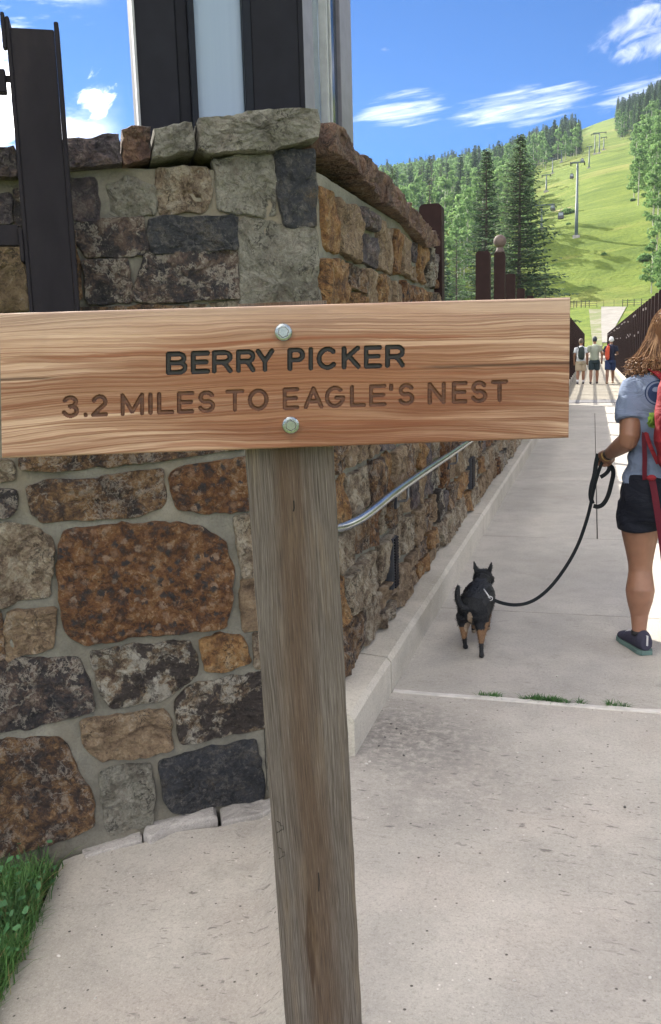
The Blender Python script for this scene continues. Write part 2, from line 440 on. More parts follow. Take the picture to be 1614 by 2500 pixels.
def P2(v): return (v.x, v.y)
edge_far = [P2(on_slab(x, y)) for x, y in [(155, 2100), (185, 2088), (221, 2078), (262, 2076), (309, 2069), (353, 2058), (392, 2040), (420, 2034), (470, 2026), (530, 2020), (590, 2000), (654, 1984)]]
edge_left = [P2(on_slab(x, y)) for x, y in [(150, 2108), (120, 2172), (92, 2240), (60, 2312), (28, 2380), (0, 2442), (-80, 2620), (-160, 2800)]]
out = list(edge_far) + [(-.98, 3.02), (-.86, 3.02), (-.83, 3.12), (XL, Y_J0-.012), (2.6, Y_J0-.012), (2.6, -.6), (-.9, -.6)] + edge_left[::-1]
path = mob('path', [(-1.0, 3.0, -.06), (1.4, 3.0, -.06), (1.4, Y_BE, -.06), (-1.0, Y_BE, -.06)], [(0, 1, 2, 3)], GAPM, kind='structure')
near = sheet('pavement', out, .045, lambda x, y: gz(x, y) + .0025*fbm((x, y, 0), 2.2), SLAB, .10, kind='structure')
flat = lambda x, y: .002*fbm((x, y, 3), 1.6)
joints = [Y_J0+.02, 5.10, 7.22, 10.4, 13.8, 17.3, 21.0, Y_BR]
def slab_sheet(x0, x1, y0, y1, m, g=.004):
    st = .25 if y0 < 12 else .8
    sheet('path_slab', [(x0, y0+g), (x1, y0+g), (x1, y1-g), (x0, y1-g)], st, flat, m, .09, parent=path)
for a, b in zip(joints, joints[1:]):
    if a > 7 and b < 24: slab_sheet(XL, .057, a, b, PATHM); slab_sheet(.067, XR, a, b, PATHM)
    elif a > 20: slab_sheet(XL, XR, a, b, PATHM)
    else: slab_sheet(XL, XR, a, b, PATHM)
# bridge: steel joint plate, then deck slabs
bridge = mob('bridge_deck', [(-1.0, Y_BR+.01, -.1), (1.4, Y_BR+.01, -.1), (1.4, Y_BE, -.1), (-1.0, Y_BE, -.1)], [(0, 1, 2, 3)], GAPM, kind='structure')
MB().box((XL, Y_BR+.02, -.05), (XR, Y_BR+1.3, .012), bev=.004).build('joint_plate', mat('joint_plate', color=(.24, .235, .24), rough=.7), bridge)
y = Y_BR+1.32
while y < Y_BE-1:
    MB().box((XL, y, -.08), (XR, y+2.96, .004), bev=.006).build('deck_slab', DECKM, bridge); y += 3.0
# pale filler strip across the path and the weeds growing in it
fill = sheet('joint_filler', [(XL+.005, Y_J0-.014), (2.6, Y_J0-.014), (2.6, Y_J0+.018), (XL+.005, Y_J0+.018)], .02, lambda x, y: .006+.004*fbm((x, y*3, 9), 9), mat('pale_joint_filler', color=(.62, .6, .57), rough=.95), .04, parent=path)
def blades(spots, n, h, wd, spread, m, name, lean=.5, **kw):
    V = []; F = []
    for _ in range(n):
        sx, sy, sr = random.choice(spots)
        a = random.uniform(0, 2*math.pi); r = sr*math.sqrt(random.random())
        x, y = sx+r*math.cos(a), sy+r*math.sin(a)
        z = gz(x, y)-.015
        hh = h*random.uniform(.45, 1.15); d = random.uniform(0, 2*math.pi); l = lean*random.uniform(.1, 1)*hh
        pw = wd*random.uniform(.6, 1.2); b = len(V); px, py = -math.sin(d)*pw, math.cos(d)*pw
        for k, (t, ww) in enumerate(((0, 1), (.4, .9), (.75, .6))):
            cx, cy, cz = x+math.cos(d)*l*t*t, y+math.sin(d)*l*t*t, z+hh*t*(1-.25*t*l/hh)
            V += [(cx-px*ww, cy-py*ww, cz), (cx+px*ww, cy+py*ww, cz)]
        V.append((x+math.cos(d)*l, y+math.sin(d)*l, z+hh*(1-.3*l/hh)))
        F += [(b, b+1, b+3, b+2), (b+2, b+3, b+5, b+4), (b+4, b+5, b+6)]
    return mob(name, V, F, m, smooth=True, **kw)
def leafm(name, c0, c1, trans=.35):
    def fn(n, b):
        tc = n.coord('Object'); a = n.noise(tc, 9, 4)
        g = n.node('ShaderNodeNewGeometry').outputs['Random Per Island']
        c = n.mix(g, c0, c1)
        c = n.mix(n.ramp(a, [(.4, 0), (.7, .6)]), c, tuple(x*1.4 for x in c1))
        n.put(b.inputs['Base Color'], c); b.inputs['Roughness'].default_value = .55
        t = n.node('ShaderNodeBsdfTranslucent'); n.put(t.inputs[0], c)
        ms = n.node('ShaderNodeMixShader'); ms.inputs[0].default_value = trans
        n.l.new(b.outputs[0], ms.inputs[1]); n.l.new(t.outputs[0], ms.inputs[2])
        out = [x for x in n.n if x.type == 'OUTPUT_MATERIAL'][0]; n.l.new(ms.outputs[0], out.inputs[0])
    return mat(name, fn)
GRASS = leafm('grass_blades', (.03, .095, .03), (.10, .22, .06))
weed_spots = []
for x0, x1, k in ((-.44, -.36, 5), (-.30, -.02, 16), (.10, .18, 3)):
    for _ in range(k): weed_spots.append((random.uniform(x0, x1), Y_J0+.03, .02))
blades(weed_spots, 900, .042, .0022, .03, GRASS, 'weeds', 1.4, label=None, kind='stuff')

# grass patch on the left
gs = []
gl = [Vector((x, y)) for x, y in edge_left]
for _ in range(900):
    t = random.random()**.8
    a = gl[min(len(gl)-1, int(t*(len(gl)-1)))]; b_ = gl[min(len(gl)-1, int(t*(len(gl)-1))+1)]
    p = a.lerp(b_, random.random())
    off = random.uniform(.02, .7)
    q = p + Vector((-.82, .1)) * off
    d = (Vector((q.x, q.y, 0))-C0).dot(N_F)
    if d > .06: gs.append((q.x, q.y, .05))
blades(gs, 15000, .14, .0023, .05, GRASS, 'grass', .9, kind='stuff')
blades(gs, 1600, .13, .0019, .05, leafm('dry_blades', (.16, .15, .06), (.30, .26, .12)), 'dry_grass', 1.2, kind='stuff')
def clover():
    V = []; F = []
    for _ in range(650):
        sx, sy, sr = random.choice(gs); x, y = sx+random.uniform(-.05, .05), sy+random.uniform(-.05, .05)
        z = gz(x, y)+random.uniform(.02, .12); r = random.uniform(.007, .017); a = random.uniform(0, 6.28)
        tilt = Vector((random.uniform(-.5, .5), random.uniform(-.9, .3), 1)).normalized()
        u = tilt.orthogonal().normalized(); v = tilt.cross(u); b = len(V)
        c = Vector((x, y, z+.02)); L = Vector((math.cos(a)*u.x+math.sin(a)*v.x, math.cos(a)*u.y+math.sin(a)*v.y, math.cos(a)*u.z+math.sin(a)*v.z)); W = tilt.cross(L)
        for k in range(10):
            f = 2*math.pi*k/10; e = 1+.16*math.sin(k*2.6+a)
            V.append(c + L*math.cos(f)*r*.95*e + W*math.sin(f)*r*.55*e + tilt*(.12*r*abs(math.sin(f))))
        F.append(tuple(range(b, b+10)))
    return mob('ground_cover', V, F, leafm('weed_leaves', (.03, .10, .04), (.08, .22, .08)), kind='stuff')
clover()

# broken kerb pieces along the foot of the wall
def zoomed(s, ox, oy, pts): return [(ox+x*s, oy+y*s) for x, y in pts]
foot = thing('broken_kerb', 'cracked pale concrete kerb at the foot of the stone wall', 'kerb', on_slab(480, 2020))
def kerb_piece(pts, h, m):
    bot = [on_slab(x, y) for x, y in pts]
    out = []
    for i in range(len(bot)):
        a, b = bot[i], bot[(i+1) % len(bot)]
        for t in (0, .34, .67):
            p = a.lerp(b, t); out.append(p + Vector((fbm(p, 40)*.004, fbm(p+Vector((3, 1, 0)), 40)*.004, 0)))
    c = sum(out, Vector())/len(out)
    V = []; F = []; n = len(out)
    for k, (s, dz) in enumerate(((1.0, -.06), (1.0, h*.6), (.93, h), (.6, h*1.08), (.3, h*1.02))):
        for p in out:
            q = c + (p-c)*s; V.append((q.x, q.y, gz(q.x, q.y)+dz+fbm((q.x, q.y, k), 22)*.006*(k > 0)))
    V.append((c.x, c.y, gz(c.x, c.y)+h))
    for k in range(4):
        for j in range(n): F.append((k*n+j, k*n+(j+1) % n, (k+1)*n+(j+1) % n, (k+1)*n+j))
    for j in range(n): F.append((4*n+j, 4*n+(j+1) % n, 5*n))
    mob('kerb_block', V, F, m, foot, smooth=False)
Z6 = lambda pts: zoomed(.44156, 0, 1080, pts)
kerb_piece(Z6([(805, 2120), (870, 2085), (1040, 2055), (1195, 2035), (1205, 2105), (1050, 2140), (960, 2160), (900, 2190), (835, 2225), (795, 2200)]), .035, OLDC)
kerb_piece(Z6([(1218, 2045), (1440, 2000), (1510, 1975), (1510, 2040), (1340, 2100), (1225, 2130)]), .02, OLDC)
kerb_piece(Z6([(440, 2235), (600, 2185), (785, 2150), (785, 2215), (640, 2250), (470, 2300)]), .012, OLDC)
kerb_piece(Z6([(1530, 1960), (1800, 1900), (1800, 1960), (1530, 2030)]), .02, OLDC)

# pebbles lying on the pavement
PEB = [(143, 2335, .012, 'w'), (233, 2438, .009, 'w'), (249, 2283, .006, 'd'), (170, 2275, .007, 'd'), (262, 2371, .005, 'd'), (1255, 2395, .007, 'w'), (1050, 2132, .006, 'w'),
       (895, 1866, .012, 'w'), (903, 1860, .010, 'w'), (986, 1845, .010, 'd'), (1265, 1838, .008, 'w'), (1526, 1972, .011, 'd'), (1590, 2160, .01, 'w'), (1587, 2388, .009, 'w'), (1145, 2395, .007, 'w'), (1360, 1652, .012, 'w'), (968, 1780, .011, 'd'), (955, 1768, .009, 'd'), (979, 1792, .008, 'd'), (940, 1800, .007, 'd'), (925, 1822, .008, 'd')]
PW = mat('white_pebble', color=(.55, .53, .5), rough=.8); PD = mat('dark_pebble', color=(.09, .085, .085), rough=.85)
for i, (x, y, r, k) in enumerate(PEB):
    P = on_slab(x, y); m_ = MB(); m_.ball((0, 0, 0), r*.55, seg=8, rings=5, sc=(1.2, .8, .55))
    m_.V = [tuple(Vector(v)*(1+.25*mn.noise(Vector(v)*90+Vector((i, 0, 0))))) for v in m_.V]
    lab = 'small white pebble lying on the concrete pavement' if k == 'w' else 'small dark stone chip lying on the concrete pavement'
    o_ = m_.build('pebble', PW if k == 'w' else PD, smooth=True, label=lab, cat='pebble', group='white pebbles on the pavement' if k == 'w' else 'dark chips on the pavement')
    o_.location = P + Vector((0, 0, r*.2)); o_.rotation_euler.z = i*1.3
# ------------------------------------------------------------------ kerb beside the wall (cast in lengths, each with a chamfer)
kerb = thing('concrete_kerb', 'long chamfered concrete kerb between the stone wall and the path', 'kerb', (XL, 3.4, 0))
def kerb_run(y0, y1, m=CURBM, x=XL, s=1, top=.165, st=.35, drop=-.12):
    prof = [(x, drop), (x, top-.022), (x-.018*s, top), (x-.15*s, top+.012), (x-.15*s, drop)]
    k = max(1, int((y1-y0)/st)); V = []; F = []; n = len(prof)
    for i in range(k+1):
        y = y0+(y1-y0)*i/k
        for j, (a, b) in enumerate(prof):
            V.append((a+.0025*mn.noise(Vector((a*9, y*3, b*9))), y, b+(.003*mn.noise(Vector((y*2.4, j, 1))) if j in (1, 2, 3) else 0)))
    for i in range(k):
        for j in range(n-1): F.append((i*n+j, i*n+j+1, (i+1)*n+j+1, (i+1)*n+j))
    F.append(tuple(range(n))[::-1]); F.append(tuple(k*n+j for j in range(n)))
    return V, F
V, F = kerb_run(3.07, 3.715, st=.06); 
mob('kerb_length', V, F, CURBM, kerb)
ks = [3.727, 7.3, 10.4, 13.8, 17.3, 21.0, 24.7]
for a, b in zip(ks, ks[1:]):
    V, F = kerb_run(a+.004, b-.004, st=.12 if a < 10 else .5); mob('kerb_length', V, F, CURBM, kerb)
kerb2 = thing('deck_kerb', 'sunlit concrete kerb along the right side of the bridge under the dark fence', 'kerb', (XR, 25, 0))
kerb3 = thing('deck_kerb', 'shaded concrete kerb along the left side of the bridge', 'kerb', (XL, 25, 0))
for y0 in range(0, 9):
    V, F = kerb_run(24.72+y0*7.5, 24.72+y0*7.5+7.48, x=XL, top=.2, st=4); mob('kerb_length', V, F, CURBM, kerb3)
for y0 in range(0, 12):
    V, F = kerb_run(2.2+y0*7.5, 2.2+y0*7.5+7.48, x=XR, s=-1, top=.2, st=4); mob('kerb_length', V, [f[::-1] for f in F], CURBM, kerb2)

# ------------------------------------------------------------------ stone builder
def inside(p, poly):
    c = False; n = len(poly); x, y = p
    for i in range(n):
        x1, y1 = poly[i]; x2, y2 = poly[(i+1) % n]
        if (y1 > y) != (y2 > y) and x < (x2-x1)*(y-y1)/(y2-y1)+x1: c = not c
    return c
def stone(poly, O, e, n, m, parent, name='stone', proud=.022, back=-.03, det=.03, rough=.006, seed=0, rings=6, soft=1, shape=None, **kw):
    """poly: outline (u, z) in the wall plane; e along, n outward"""
    P = [Vector(p) for p in poly]
    for _ in range(soft):
        Q = []
        for i in range(len(P)):
            a, b = P[i], P[(i+1) % len(P)]
            L = (b-a).length; k = min(.25, .009/max(L, 1e-4))
            Q += [a.lerp(b, k), a.lerp(b, 1-k)]
        P = Q
    out = []
    for i in range(len(P)):
        a, b = P[i], P[(i+1) % len(P)]
        k = max(1, int(round((b-a).length/det)))
        for j in range(k): out.append(a.lerp(b, j/k))
    c = sum(out, Vector((0, 0)))/len(out)
    c3 = O + e*c.x + Vector((0, 0, c.y))
    nn = len(out); V = []; F = []
    tr_ = random.Random(int(seed*977)+len(out)); tilt = (tr_.uniform(-.022, .022), tr_.uniform(-.03, .02))
    if max(abs(p.x-c.x) for p in out) > .12 or max(abs(p.y-c.y) for p in out) > .12: tilt = (0, 0); proud += .006
    jj = []
    for i, p in enumerate(out):
        f = mn.noise(Vector((p.x*17, p.y*17, seed*3.1)))*.012 + mn.noise(Vector((p.x*50, p.y*50, seed)))*.006
        jj.append(p + (p-c).normalized()*f)
    prof = [(1.0, back), (1.0, -.003), (.99, proud*.7), (.955, proud)]
    for k in range(1, rings): prof.append((.955*(1-k/rings), proud))
    for k, (s, h) in enumerate(prof):
        for p in jj:
            if k < 4:
                d = (p-c); L = d.length; off = (1-s)*.16 if L > .16 else (1-s)*L   # keep the rounded rim narrow on large stones
                q = c + d*(1-off/L)
            else:
                d = (p-c); L = d.length; o3 = .045*.16 if L > .16 else .045*L
                q = c + d*(1-o3/L)*(s/.955)
            hh = h
            if k >= 2:
                w3 = O + e*q.x + Vector((0, 0, q.y))
                hh += rough*1.35*(1.9*mn.noise(w3*9+Vector((seed, 0, 0))) + 1.5*abs(mn.noise(w3*19+Vector((0, seed, 0)))) - .5 + .9*mn.noise(w3*60))
                hh += (q-c).x*tilt[0]+(q-c).y*tilt[1]
                if shape: hh += shape(q.x, q.y)
            r = O + e*q.x + n*hh + Vector((0, 0, q.y)) - c3
            V.append(r)
    V.append(O + e*c.x + n*(proud + (shape(c.x, c.y) if shape else 0)) + Vector((0, 0, c.y)) - c3)
    K = len(prof)
    for k in range(K-1):
        for j in range(nn): F.append((k*nn+j, k*nn+(j+1) % nn, (k+1)*nn+(j+1) % nn, (k+1)*nn+j))
    for j in range(nn): F.append(((K-1)*nn+j, (K-1)*nn+(j+1) % nn, K*nn))
    F.append(tuple(range(nn))[::-1])
    # wind outward whatever the outline's sense
    ar = sum(out[i].x*out[(i+1) % nn].y-out[(i+1) % nn].x*out[i].y for i in range(nn))
    chk = e.cross(Vector((0, 0, 1))).dot(n)
    if (ar > 0) != (chk > 0): F = [f[::-1] for f in F]
    o = mob(name, V, F, m, None, smooth=False, **kw)
    o.parent = parent; o.location = c3-parent.location
    return o
def rub_course(z0, z1, u0, u1, lmin, lmax, rnd, joint=.022, skew=.012):
    u = u0; res = []
    while u < u1-.06:
        L = rnd.uniform(lmin, lmax)
        if u+L > u1-lmin*.6: L = u1-u
        a, b = u+joint/2, u+L-joint/2
        j = lambda: rnd.uniform(-skew, skew)
        if (z1-z0) > .22 and rnd.random() < .3 and L < .4:
            zm = (z0+z1)/2+rnd.uniform(-.03, .03)
            res.append([(a+j(), z0+joint/2), (b+j(), z0+joint/2+j()), (b+j(), zm-joint/2), (a+j(), zm-joint/2+j())])
            res.append([(a+j(), zm+joint/2), (b+j(), zm+joint/2+j()), (b+j(), z1-joint/2), (a+j(), z1-joint/2+j())])
        else:
            q = [(a+j(), z0+joint/2+j()), ((a+b)/2, z0+joint/2+j()), (b+j(), z0+joint/2+j()), (b+j(), (z0+z1)/2), (b+j(), z1-joint/2+j()), ((a+b)/2+j(), z1-joint/2+j()), (a+j(), z1-joint/2+j()), (a+j(), (z0+z1)/2)]
            if rnd.random() < .35: q[0] = (q[0][0]+.03, q[0][1])
            if rnd.random() < .35: q[4] = (q[4][0]-.03, q[4][1]-.01)
            res.append(q)
        u += L
    return res
def core(name, O, e, n, u0, u1, zf0, zf1, parent, thick=.6, du=.05, dz=.05, amp=.005):
    """mortar face with a slightly uneven surface and a plain back"""
    nu = max(2, int((u1-u0)/du)); nz_ = max(2, int((zf1(u0)-zf0(u0))/dz)); V = []; F = []
    for i in range(nu+1):
        u = u0+(u1-u0)*i/nu
        for j in range(nz_+1):
            z = zf0(u)+(zf1(u)-zf0(u))*j/nz_
            p = O+e*u+Vector((0, 0, z))
            V.append(p+n*(amp*fbm(p, 11)))
    for i in range(nu):
        for j in range(nz_): a = i*(nz_+1)+j; F.append((a, a+nz_+1, a+nz_+2, a+1))
    b = len(V)
    for i in range(nu+1):
        u = u0+(u1-u0)*i/nu
        V.append(O+e*u-n*thick+Vector((0, 0, zf0(u)))); V.append(O+e*u-n*thick+Vector((0, 0, zf1(u))))
    for i in range(nu):
        F.append((b+2*i, b+2*i+1, b+2*i+3, b+2*i+2))
        F.append((i*(nz_+1)+nz_, (i+1)*(nz_+1)+nz_, b+2*i+3, b+2*i+1))
    for i in (0, nu):
        col = [i*(nz_+1)+j for j in range(nz_+1)]
        F.append(tuple(col)+(b+2*i+1, b+2*i))
    if e.cross(Vector((0, 0, 1))).dot(n) < 0: F = [f[::-1] for f in F]
    return mob(name, V, F, MORTAR, parent)

# ------------------------------------------------------------------ front wall
wall = thing('stone_wall', 'tall rubble stone wall with capstones and grey mortar behind the wooden signpost', 'wall', C0)
Uf = lambda x, y: ((hit(x, y, C0, N_F)-C0).dot(E_F), hit(x, y, C0, N_F).z)
core('mortar', C0, E_F, N_F, -5.2, .0, lambda u: -.75, lambda u: 2.14, wall, .6)
Z1 = lambda pts: zoomed(.58442, 0, 0, pts)
TR = [  # (outline in photo zoom coordinates, which zoom, material)
 (6, [(105, 140), (310, 155), (560, 130), (900, 95), (1060, 65), (1350, 30), (1340, -120), (700, -130), (100, -100)], 'brown'),
 (6, [(-140, 90), (55, 100), (88, 170), (70, 200), (-140, 225)], 'cream'),
 (6, [(-150, 262), (80, 265), (92, 300), (85, 370), (60, 400), (-150, 415)], 'dark'),
 (6, [(155, 250), (260, 215), (500, 210), (690, 170), (890, 152), (912, 250), (905, 355), (760, 400), (480, 420), (230, 435), (165, 380)], 'brown'),
 (6, [(945, 160), (1100, 120), (1430, 75), (1450, 370), (1120, 385), (975, 360), (950, 250)], 'rust'),
 (6, [(-150, 465), (120, 445), (200, 480), (290, 530), (285, 700), (270, 840), (60, 895), (-150, 930)], 'cream'),
 (6, [(345, 500), (420, 478), (700, 455), (980, 440), (1130, 470), (1245, 570), (1290, 700), (1275, 860), (1235, 1010), (1000, 1045), (700, 1075), (460, 1110), (370, 1040), (340, 900), (318, 700), (330, 590)], 'rust'),
 (6, [(1295, 410), (1400, 395), (1560, 400), (1560, 715), (1345, 740), (1320, 620)], 'cream'),
 (6, [(1340, 760), (1560, 740), (1570, 1020), (1350, 1035), (1325, 900)], 'tan'),
 (6, [(20, 1010), (60, 940), (180, 915), (300, 920), (315, 1010), (300, 1120), (160, 1160), (50, 1195), (25, 1110)], 'tan'),
 (6, [(-150, 960), (0, 935), (10, 1010), (30, 1195), (-150, 1225)], 'brown'),
 (6, [(-150, 1235), (100, 1192), (430, 1195), (480, 1290), (525, 1450), (505, 1480), (300, 1540), (100, 1580), (-150, 1600)], 'dark'),
 (6, [(505, 1160), (640, 1130), (900, 1110), (1050, 1095), (1085, 1200), (1080, 1290), (980, 1370), (870, 1420), (620, 1460), (560, 1380), (520, 1250)], 'mixed'),
 (6, [(1110, 1090), (1230, 1062), (1330, 1070), (1390, 1210), (1280, 1245), (1140, 1260), (1120, 1180)], 'orange'),
 (6, [(975, 1430), (1060, 1340), (1200, 1310), (1440, 1270), (1560, 1260), (1560, 1560), (1250, 1610), (1000, 1670), (980, 1560)], 'mixed'),
 (6, [(445, 1540), (560, 1520), (800, 1480), (910, 1475), (945, 1550), (945, 1680), (900, 1700), (700, 1740), (560, 1755), (490, 1710), (460, 1620)], 'tan'),
 (6, [(-150, 1655), (100, 1640), (330, 1625), (390, 1720), (440, 1850), (510, 1930), (520, 2100), (350, 2190), (100, 2260), (-150, 2320)], 'brown'),
 (6, [(560, 1830), (640, 1800), (830, 1770), (850, 1880), (845, 2080), (780, 2130), (620, 2170), (570, 2060)], 'grey'),
 (6, [(880, 1770), (960, 1745), (1130, 1690), (1410, 1640), (1460, 1900), (1445, 1970), (1200, 2010), (950, 2040), (900, 1950)], 'navy'),
 (6, [(1400, 1060), (1560, 1040), (1560, 1230), (1420, 1245)], 'cream'),
 (1, [(300, 755), (400, 755), (412, 850), (412, 925), (310, 915)], 'purple'),
 (1, [(455, 775), (560, 752), (640, 790), (642, 890), (480, 905)], 'grey'),
 (1, [(668, 712), (865, 705), (875, 805), (855, 875), (680, 890), (655, 800)], 'cream'),
 (1, [(900, 680), (1130, 655), (1145, 760), (1140, 895), (1050, 890), (915, 870), (905, 780)], 'grey'),
 (1, [(1155, 645), (1275, 632), (1284, 770), (1280, 950), (1190, 945), (1170, 820)], 'navy'),
 (1, [(315, 945), (480, 920), (595, 912), (605, 1050), (600, 1060), (370, 1070), (320, 1000)], 'dark'),
 (1, [(625, 930), (700, 912), (980, 912), (984, 1035), (640, 1055), (615, 990)], 'navy'),
 (1, [(355, 1105), (530, 1090), (540, 1260), (370, 1265)], 'dark'),
 (1, [(620, 1065), (987, 1050), (992, 1240), (700, 1260), (560, 1255), (570, 1180)], 'dark'),
 (1, [(1003, 930), (1050, 915), (1288, 970), (1296, 1420), (1010, 1420)], 'grey'),
 (1, [(-160, 1020), (90, 1020), (110, 1290), (-160, 1310)], 'tan'),
 (1, [(-160, 830), (35, 815), (40, 930), (-160, 940)], 'purple'),
 (1, [(62, 800), (270, 790), (280, 930), (75, 940)], 'dark'),
 (1, [(130, 980), (300, 970), (335, 1240), (150, 1250)], 'brown'),
 (1, [(800, 1285), (985, 1275), (985, 1420), (800, 1430)], 'cream'),
 (1, [(345, 1295), (770, 1285), (770, 1400), (345, 1420)], 'brown'),
 (1, [(60, 1330), (320, 1300), (320, 1440), (70, 1460)], 'tan'),
]
polys = []
for i, (zk, pts, mk) in enumerate(TR):
    src = Z6(pts) if zk == 6 else Z1(pts)
    pl = [Uf(*p) for p in src]
    cu_, cz_ = sum(p[0] for p in pl)/len(pl), sum(p[1] for p in pl)/len(pl)
    gr_ = .006 if zk == 6 else .011
    pl = [(u+math.copysign(min(gr_, abs(u-cu_)*.2), u-cu_), z+math.copysign(min(gr_, abs(z-cz_)*.2), z-cz_)) for u, z in pl]
    pl = [(-.006 if (u > -.085 and zk == 1) else min(u, -.004), z) for u, z in pl]
    polys.append(pl)
    big = i == 6
    stone(pl, C0, E_F, N_F, ST[mk], wall, seed=i, rings=9 if big else 6, det=.02, proud=.026 if big else random.uniform(.014, .021), rough=.009 if mk in ('grey', 'cream', 'mixed', 'tan') else .006)
# fill what the sign, post and frame hide with more courses
rnd = random.Random(3)
def bbox(p): xs = [q[0] for q in p]; zs = [q[1] for q in p]; return min(xs), max(xs), min(zs), max(zs)
BB = [bbox(p) for p in polys]
def clear(b, g=.006): return all(b[1]+g < c[0] or b[0]-g > c[1] or b[3]+g < c[2] or b[2]-g > c[3] for c in BB)
mk_all = ['brown', 'dark', 'cream', 'tan', 'rust', 'mixed', 'navy', 'grey', 'orange', 'purple']
u_edge = -1.32
for z0, z1 in ((-.5, -.25), (-.25, .0), (0, .27), (.27, .46), (.46, .78), (.78, 1.0), (1.0, 1.2), (1.2, 1.38), (1.38, 1.62), (1.62, 1.82), (1.82, 2.05)):
    for q in rub_course(z0, z1, -5.1, u_edge, .28, .6, rnd): 
        if clear(bbox(q)): stone(q, C0, E_F, N_F, ST[rnd.choice(mk_all)], wall, seed=rnd.random()*90, det=.05, rings=3)
    for q in rub_course(z0, z1, u_edge, -.005, .11, .2, rnd):
        if clear(bbox(q)): stone(q, C0, E_F, N_F, ST[rnd.choice(mk_all)], wall, seed=rnd.random()*90, det=.03, rings=3)
# capstones, front
def shp(k): return lambda u, z: .007*mn.noise(Vector((u*7, z*13, k)))+.008*abs(mn.noise(Vector((u*3.1, z*5, k+4))))
OC = C0 + N_F*.045
Uc = lambda x, y: ((hit(x, y, OC, N_F)-OC).dot(E_F), hit(x, y, OC, N_F).z)
CAPS = [([(-160, 640), (60, 612), (70, 740), (-160, 770)], 'purple'), ([(78, 608), (275, 585), (280, 715), (85, 738)], 'purple'),
        ([(285, 580), (400, 565), (500, 555), (505, 685), (380, 700), (285, 702)], 'purple'),
        ([(511, 553), (570, 540), (632, 532), (628, 665), (560, 680), (515, 692)], 'redcap'),
        ([(637, 540), (700, 530), (770, 511), (806, 508), (810, 633), (720, 655), (632, 672)], 'grey'),
        ([(832, 498), (900, 490), (990, 482), (1075, 468), (1160, 463), (1240, 460), (1330, 455), (1332, 580), (1200, 612), (1100, 635), (1000, 640), (870, 642), (835, 622)], 'grey')]
for i, (pts, mk) in enumerate(CAPS):
    pl = [Uc(*p) for p in Z1(pts)]
    stone(pl, OC, E_F, N_F, ST[mk], wall, 'capstone', proud=.02, back=-.55, det=.018, rough=.010, seed=50+i, rings=8, shape=shp(i), soft=0)
u = Uc(-93, 370)[0]
while u > -5.1:
    L = rnd.uniform(.4, .7); stone([(u-L+.02, 2.10), (u, 2.08), (u, 2.23), (u-L+.02, 2.22)], OC, E_F, N_F, ST[rnd.choice(['purple', 'grey', 'redcap'])], wall, 'capstone', proud=.02, back=-.55, det=.06, seed=u, shape=shp(u)); u -= L
# crack down the pointing
ck = [(815, 505), (818, 560), (822, 628), (850, 645), (885, 660), (897, 700), (903, 780), (912, 872), (940, 884), (980, 890), (988, 920), (990, 1000), (996, 1048), (1000, 1150), (1002, 1262)]
cp = [Uf(*p) for p in Z1(ck)] + [(Uf(x, y)) for x, y in [(590, 800), (596, 900), (603, 1000), (612, 1150), (622, 1300), (632, 1500), (641, 1700), (648, 1850), (652, 1935)]]
def ribbon(pts, wd, m, name, parent, O, e, n, off=.004):
    fine_ = []
    for a, b in zip(pts, pts[1:]):
        a, b = Vector(a), Vector(b); k = max(1, int((b-a).length/.012))
        for j in range(k): fine_.append(a.lerp(b, j/k))
    V = []; F = []
    for i, p in enumerate(fine_):
        t = (fine_[min(i+1, len(fine_)-1)]-fine_[max(0, i-1)]).normalized(); s_ = Vector((-t.y, t.x))
        q = p + s_*.004*mn.noise(Vector((i*.35, 0, 0)))
        ww = wd*(.35+.9*abs(mn.noise(Vector((i*.17, 5, 0)))))
        for sgn in (-1, 1):
            r = q+s_*sgn*ww; V.append(O+e*r.x+n*off+Vector((0, 0, r.y)))
        if i: F.append((2*i-2, 2*i-1, 2*i+1, 2*i))
    return mob(name, V, F, m, parent)
CRK = mat('open_crack', color=(.02, .018, .016), rough=1)
ribbon(cp, .0035, CRK, 'crack', wall, C0, E_F, N_F, .0055)
ribbon([Uf(*p) for p in Z1([(455, 895), (480, 910), (600, 918), (618, 1040), (650, 1058), (820, 1042), (990, 1046)])], .0018, CRK, 'crack', wall, C0, E_F, N_F, .0055)
MB().frame(C0+E_F*-.262, E_F, N_F, (-.012, -.02, -.12), (.02, .006, .22)).build('gap', CRK, wall)

# ------------------------------------------------------------------ side wall: tall part, then low part carrying the fence
E_S, N_S = Vector((0, 1, 0)), Vector((1, 0, 0))
OS = Vector((-.97, 0, 0))
swall = thing('stone_wall', 'tall end of the stone wall whose capstones run back beside the path', 'wall', (-.97, 3.3, 0))
core('mortar', OS, E_S, N_S, 3.272, 5.86, lambda u: -.3, lambda u: 2.14, swall, .6)
sm = ['tan', 'orange', 'brown', 'tan', 'cream', 'rust', 'cream', 'cream', 'tan', 'mixed', 'orange', 'cream', 'purple', 'tan', 'brown']
qz = [-.1, .17, .40, .62, .80, 1.02, 1.2, 1.44, 1.62, 1.86, 2.1]
for k, (z0, z1) in enumerate(zip(qz, qz[1:])):
    cr = rub_course(z0, z1, 3.262, 5.86, .16, .36, rnd, joint=.024)
    for i, q in enumerate(cr):
        if k == 8 and i == 0: pass
        mk = 'orange' if i == 0 and k in (4, 6, 7, 8, 9) else rnd.choice(sm)
        stone(q, OS, E_S, N_S, ST[mk], swall, seed=rnd.random()*90, det=.035, rings=4, proud=rnd.uniform(.015, .04), rough=.01)
OSC = Vector((-.937, 0, 0))
sp = lambda x, y: (hit(x, y, OSC, N_S).y, hit(x, y, OSC, N_S).z)
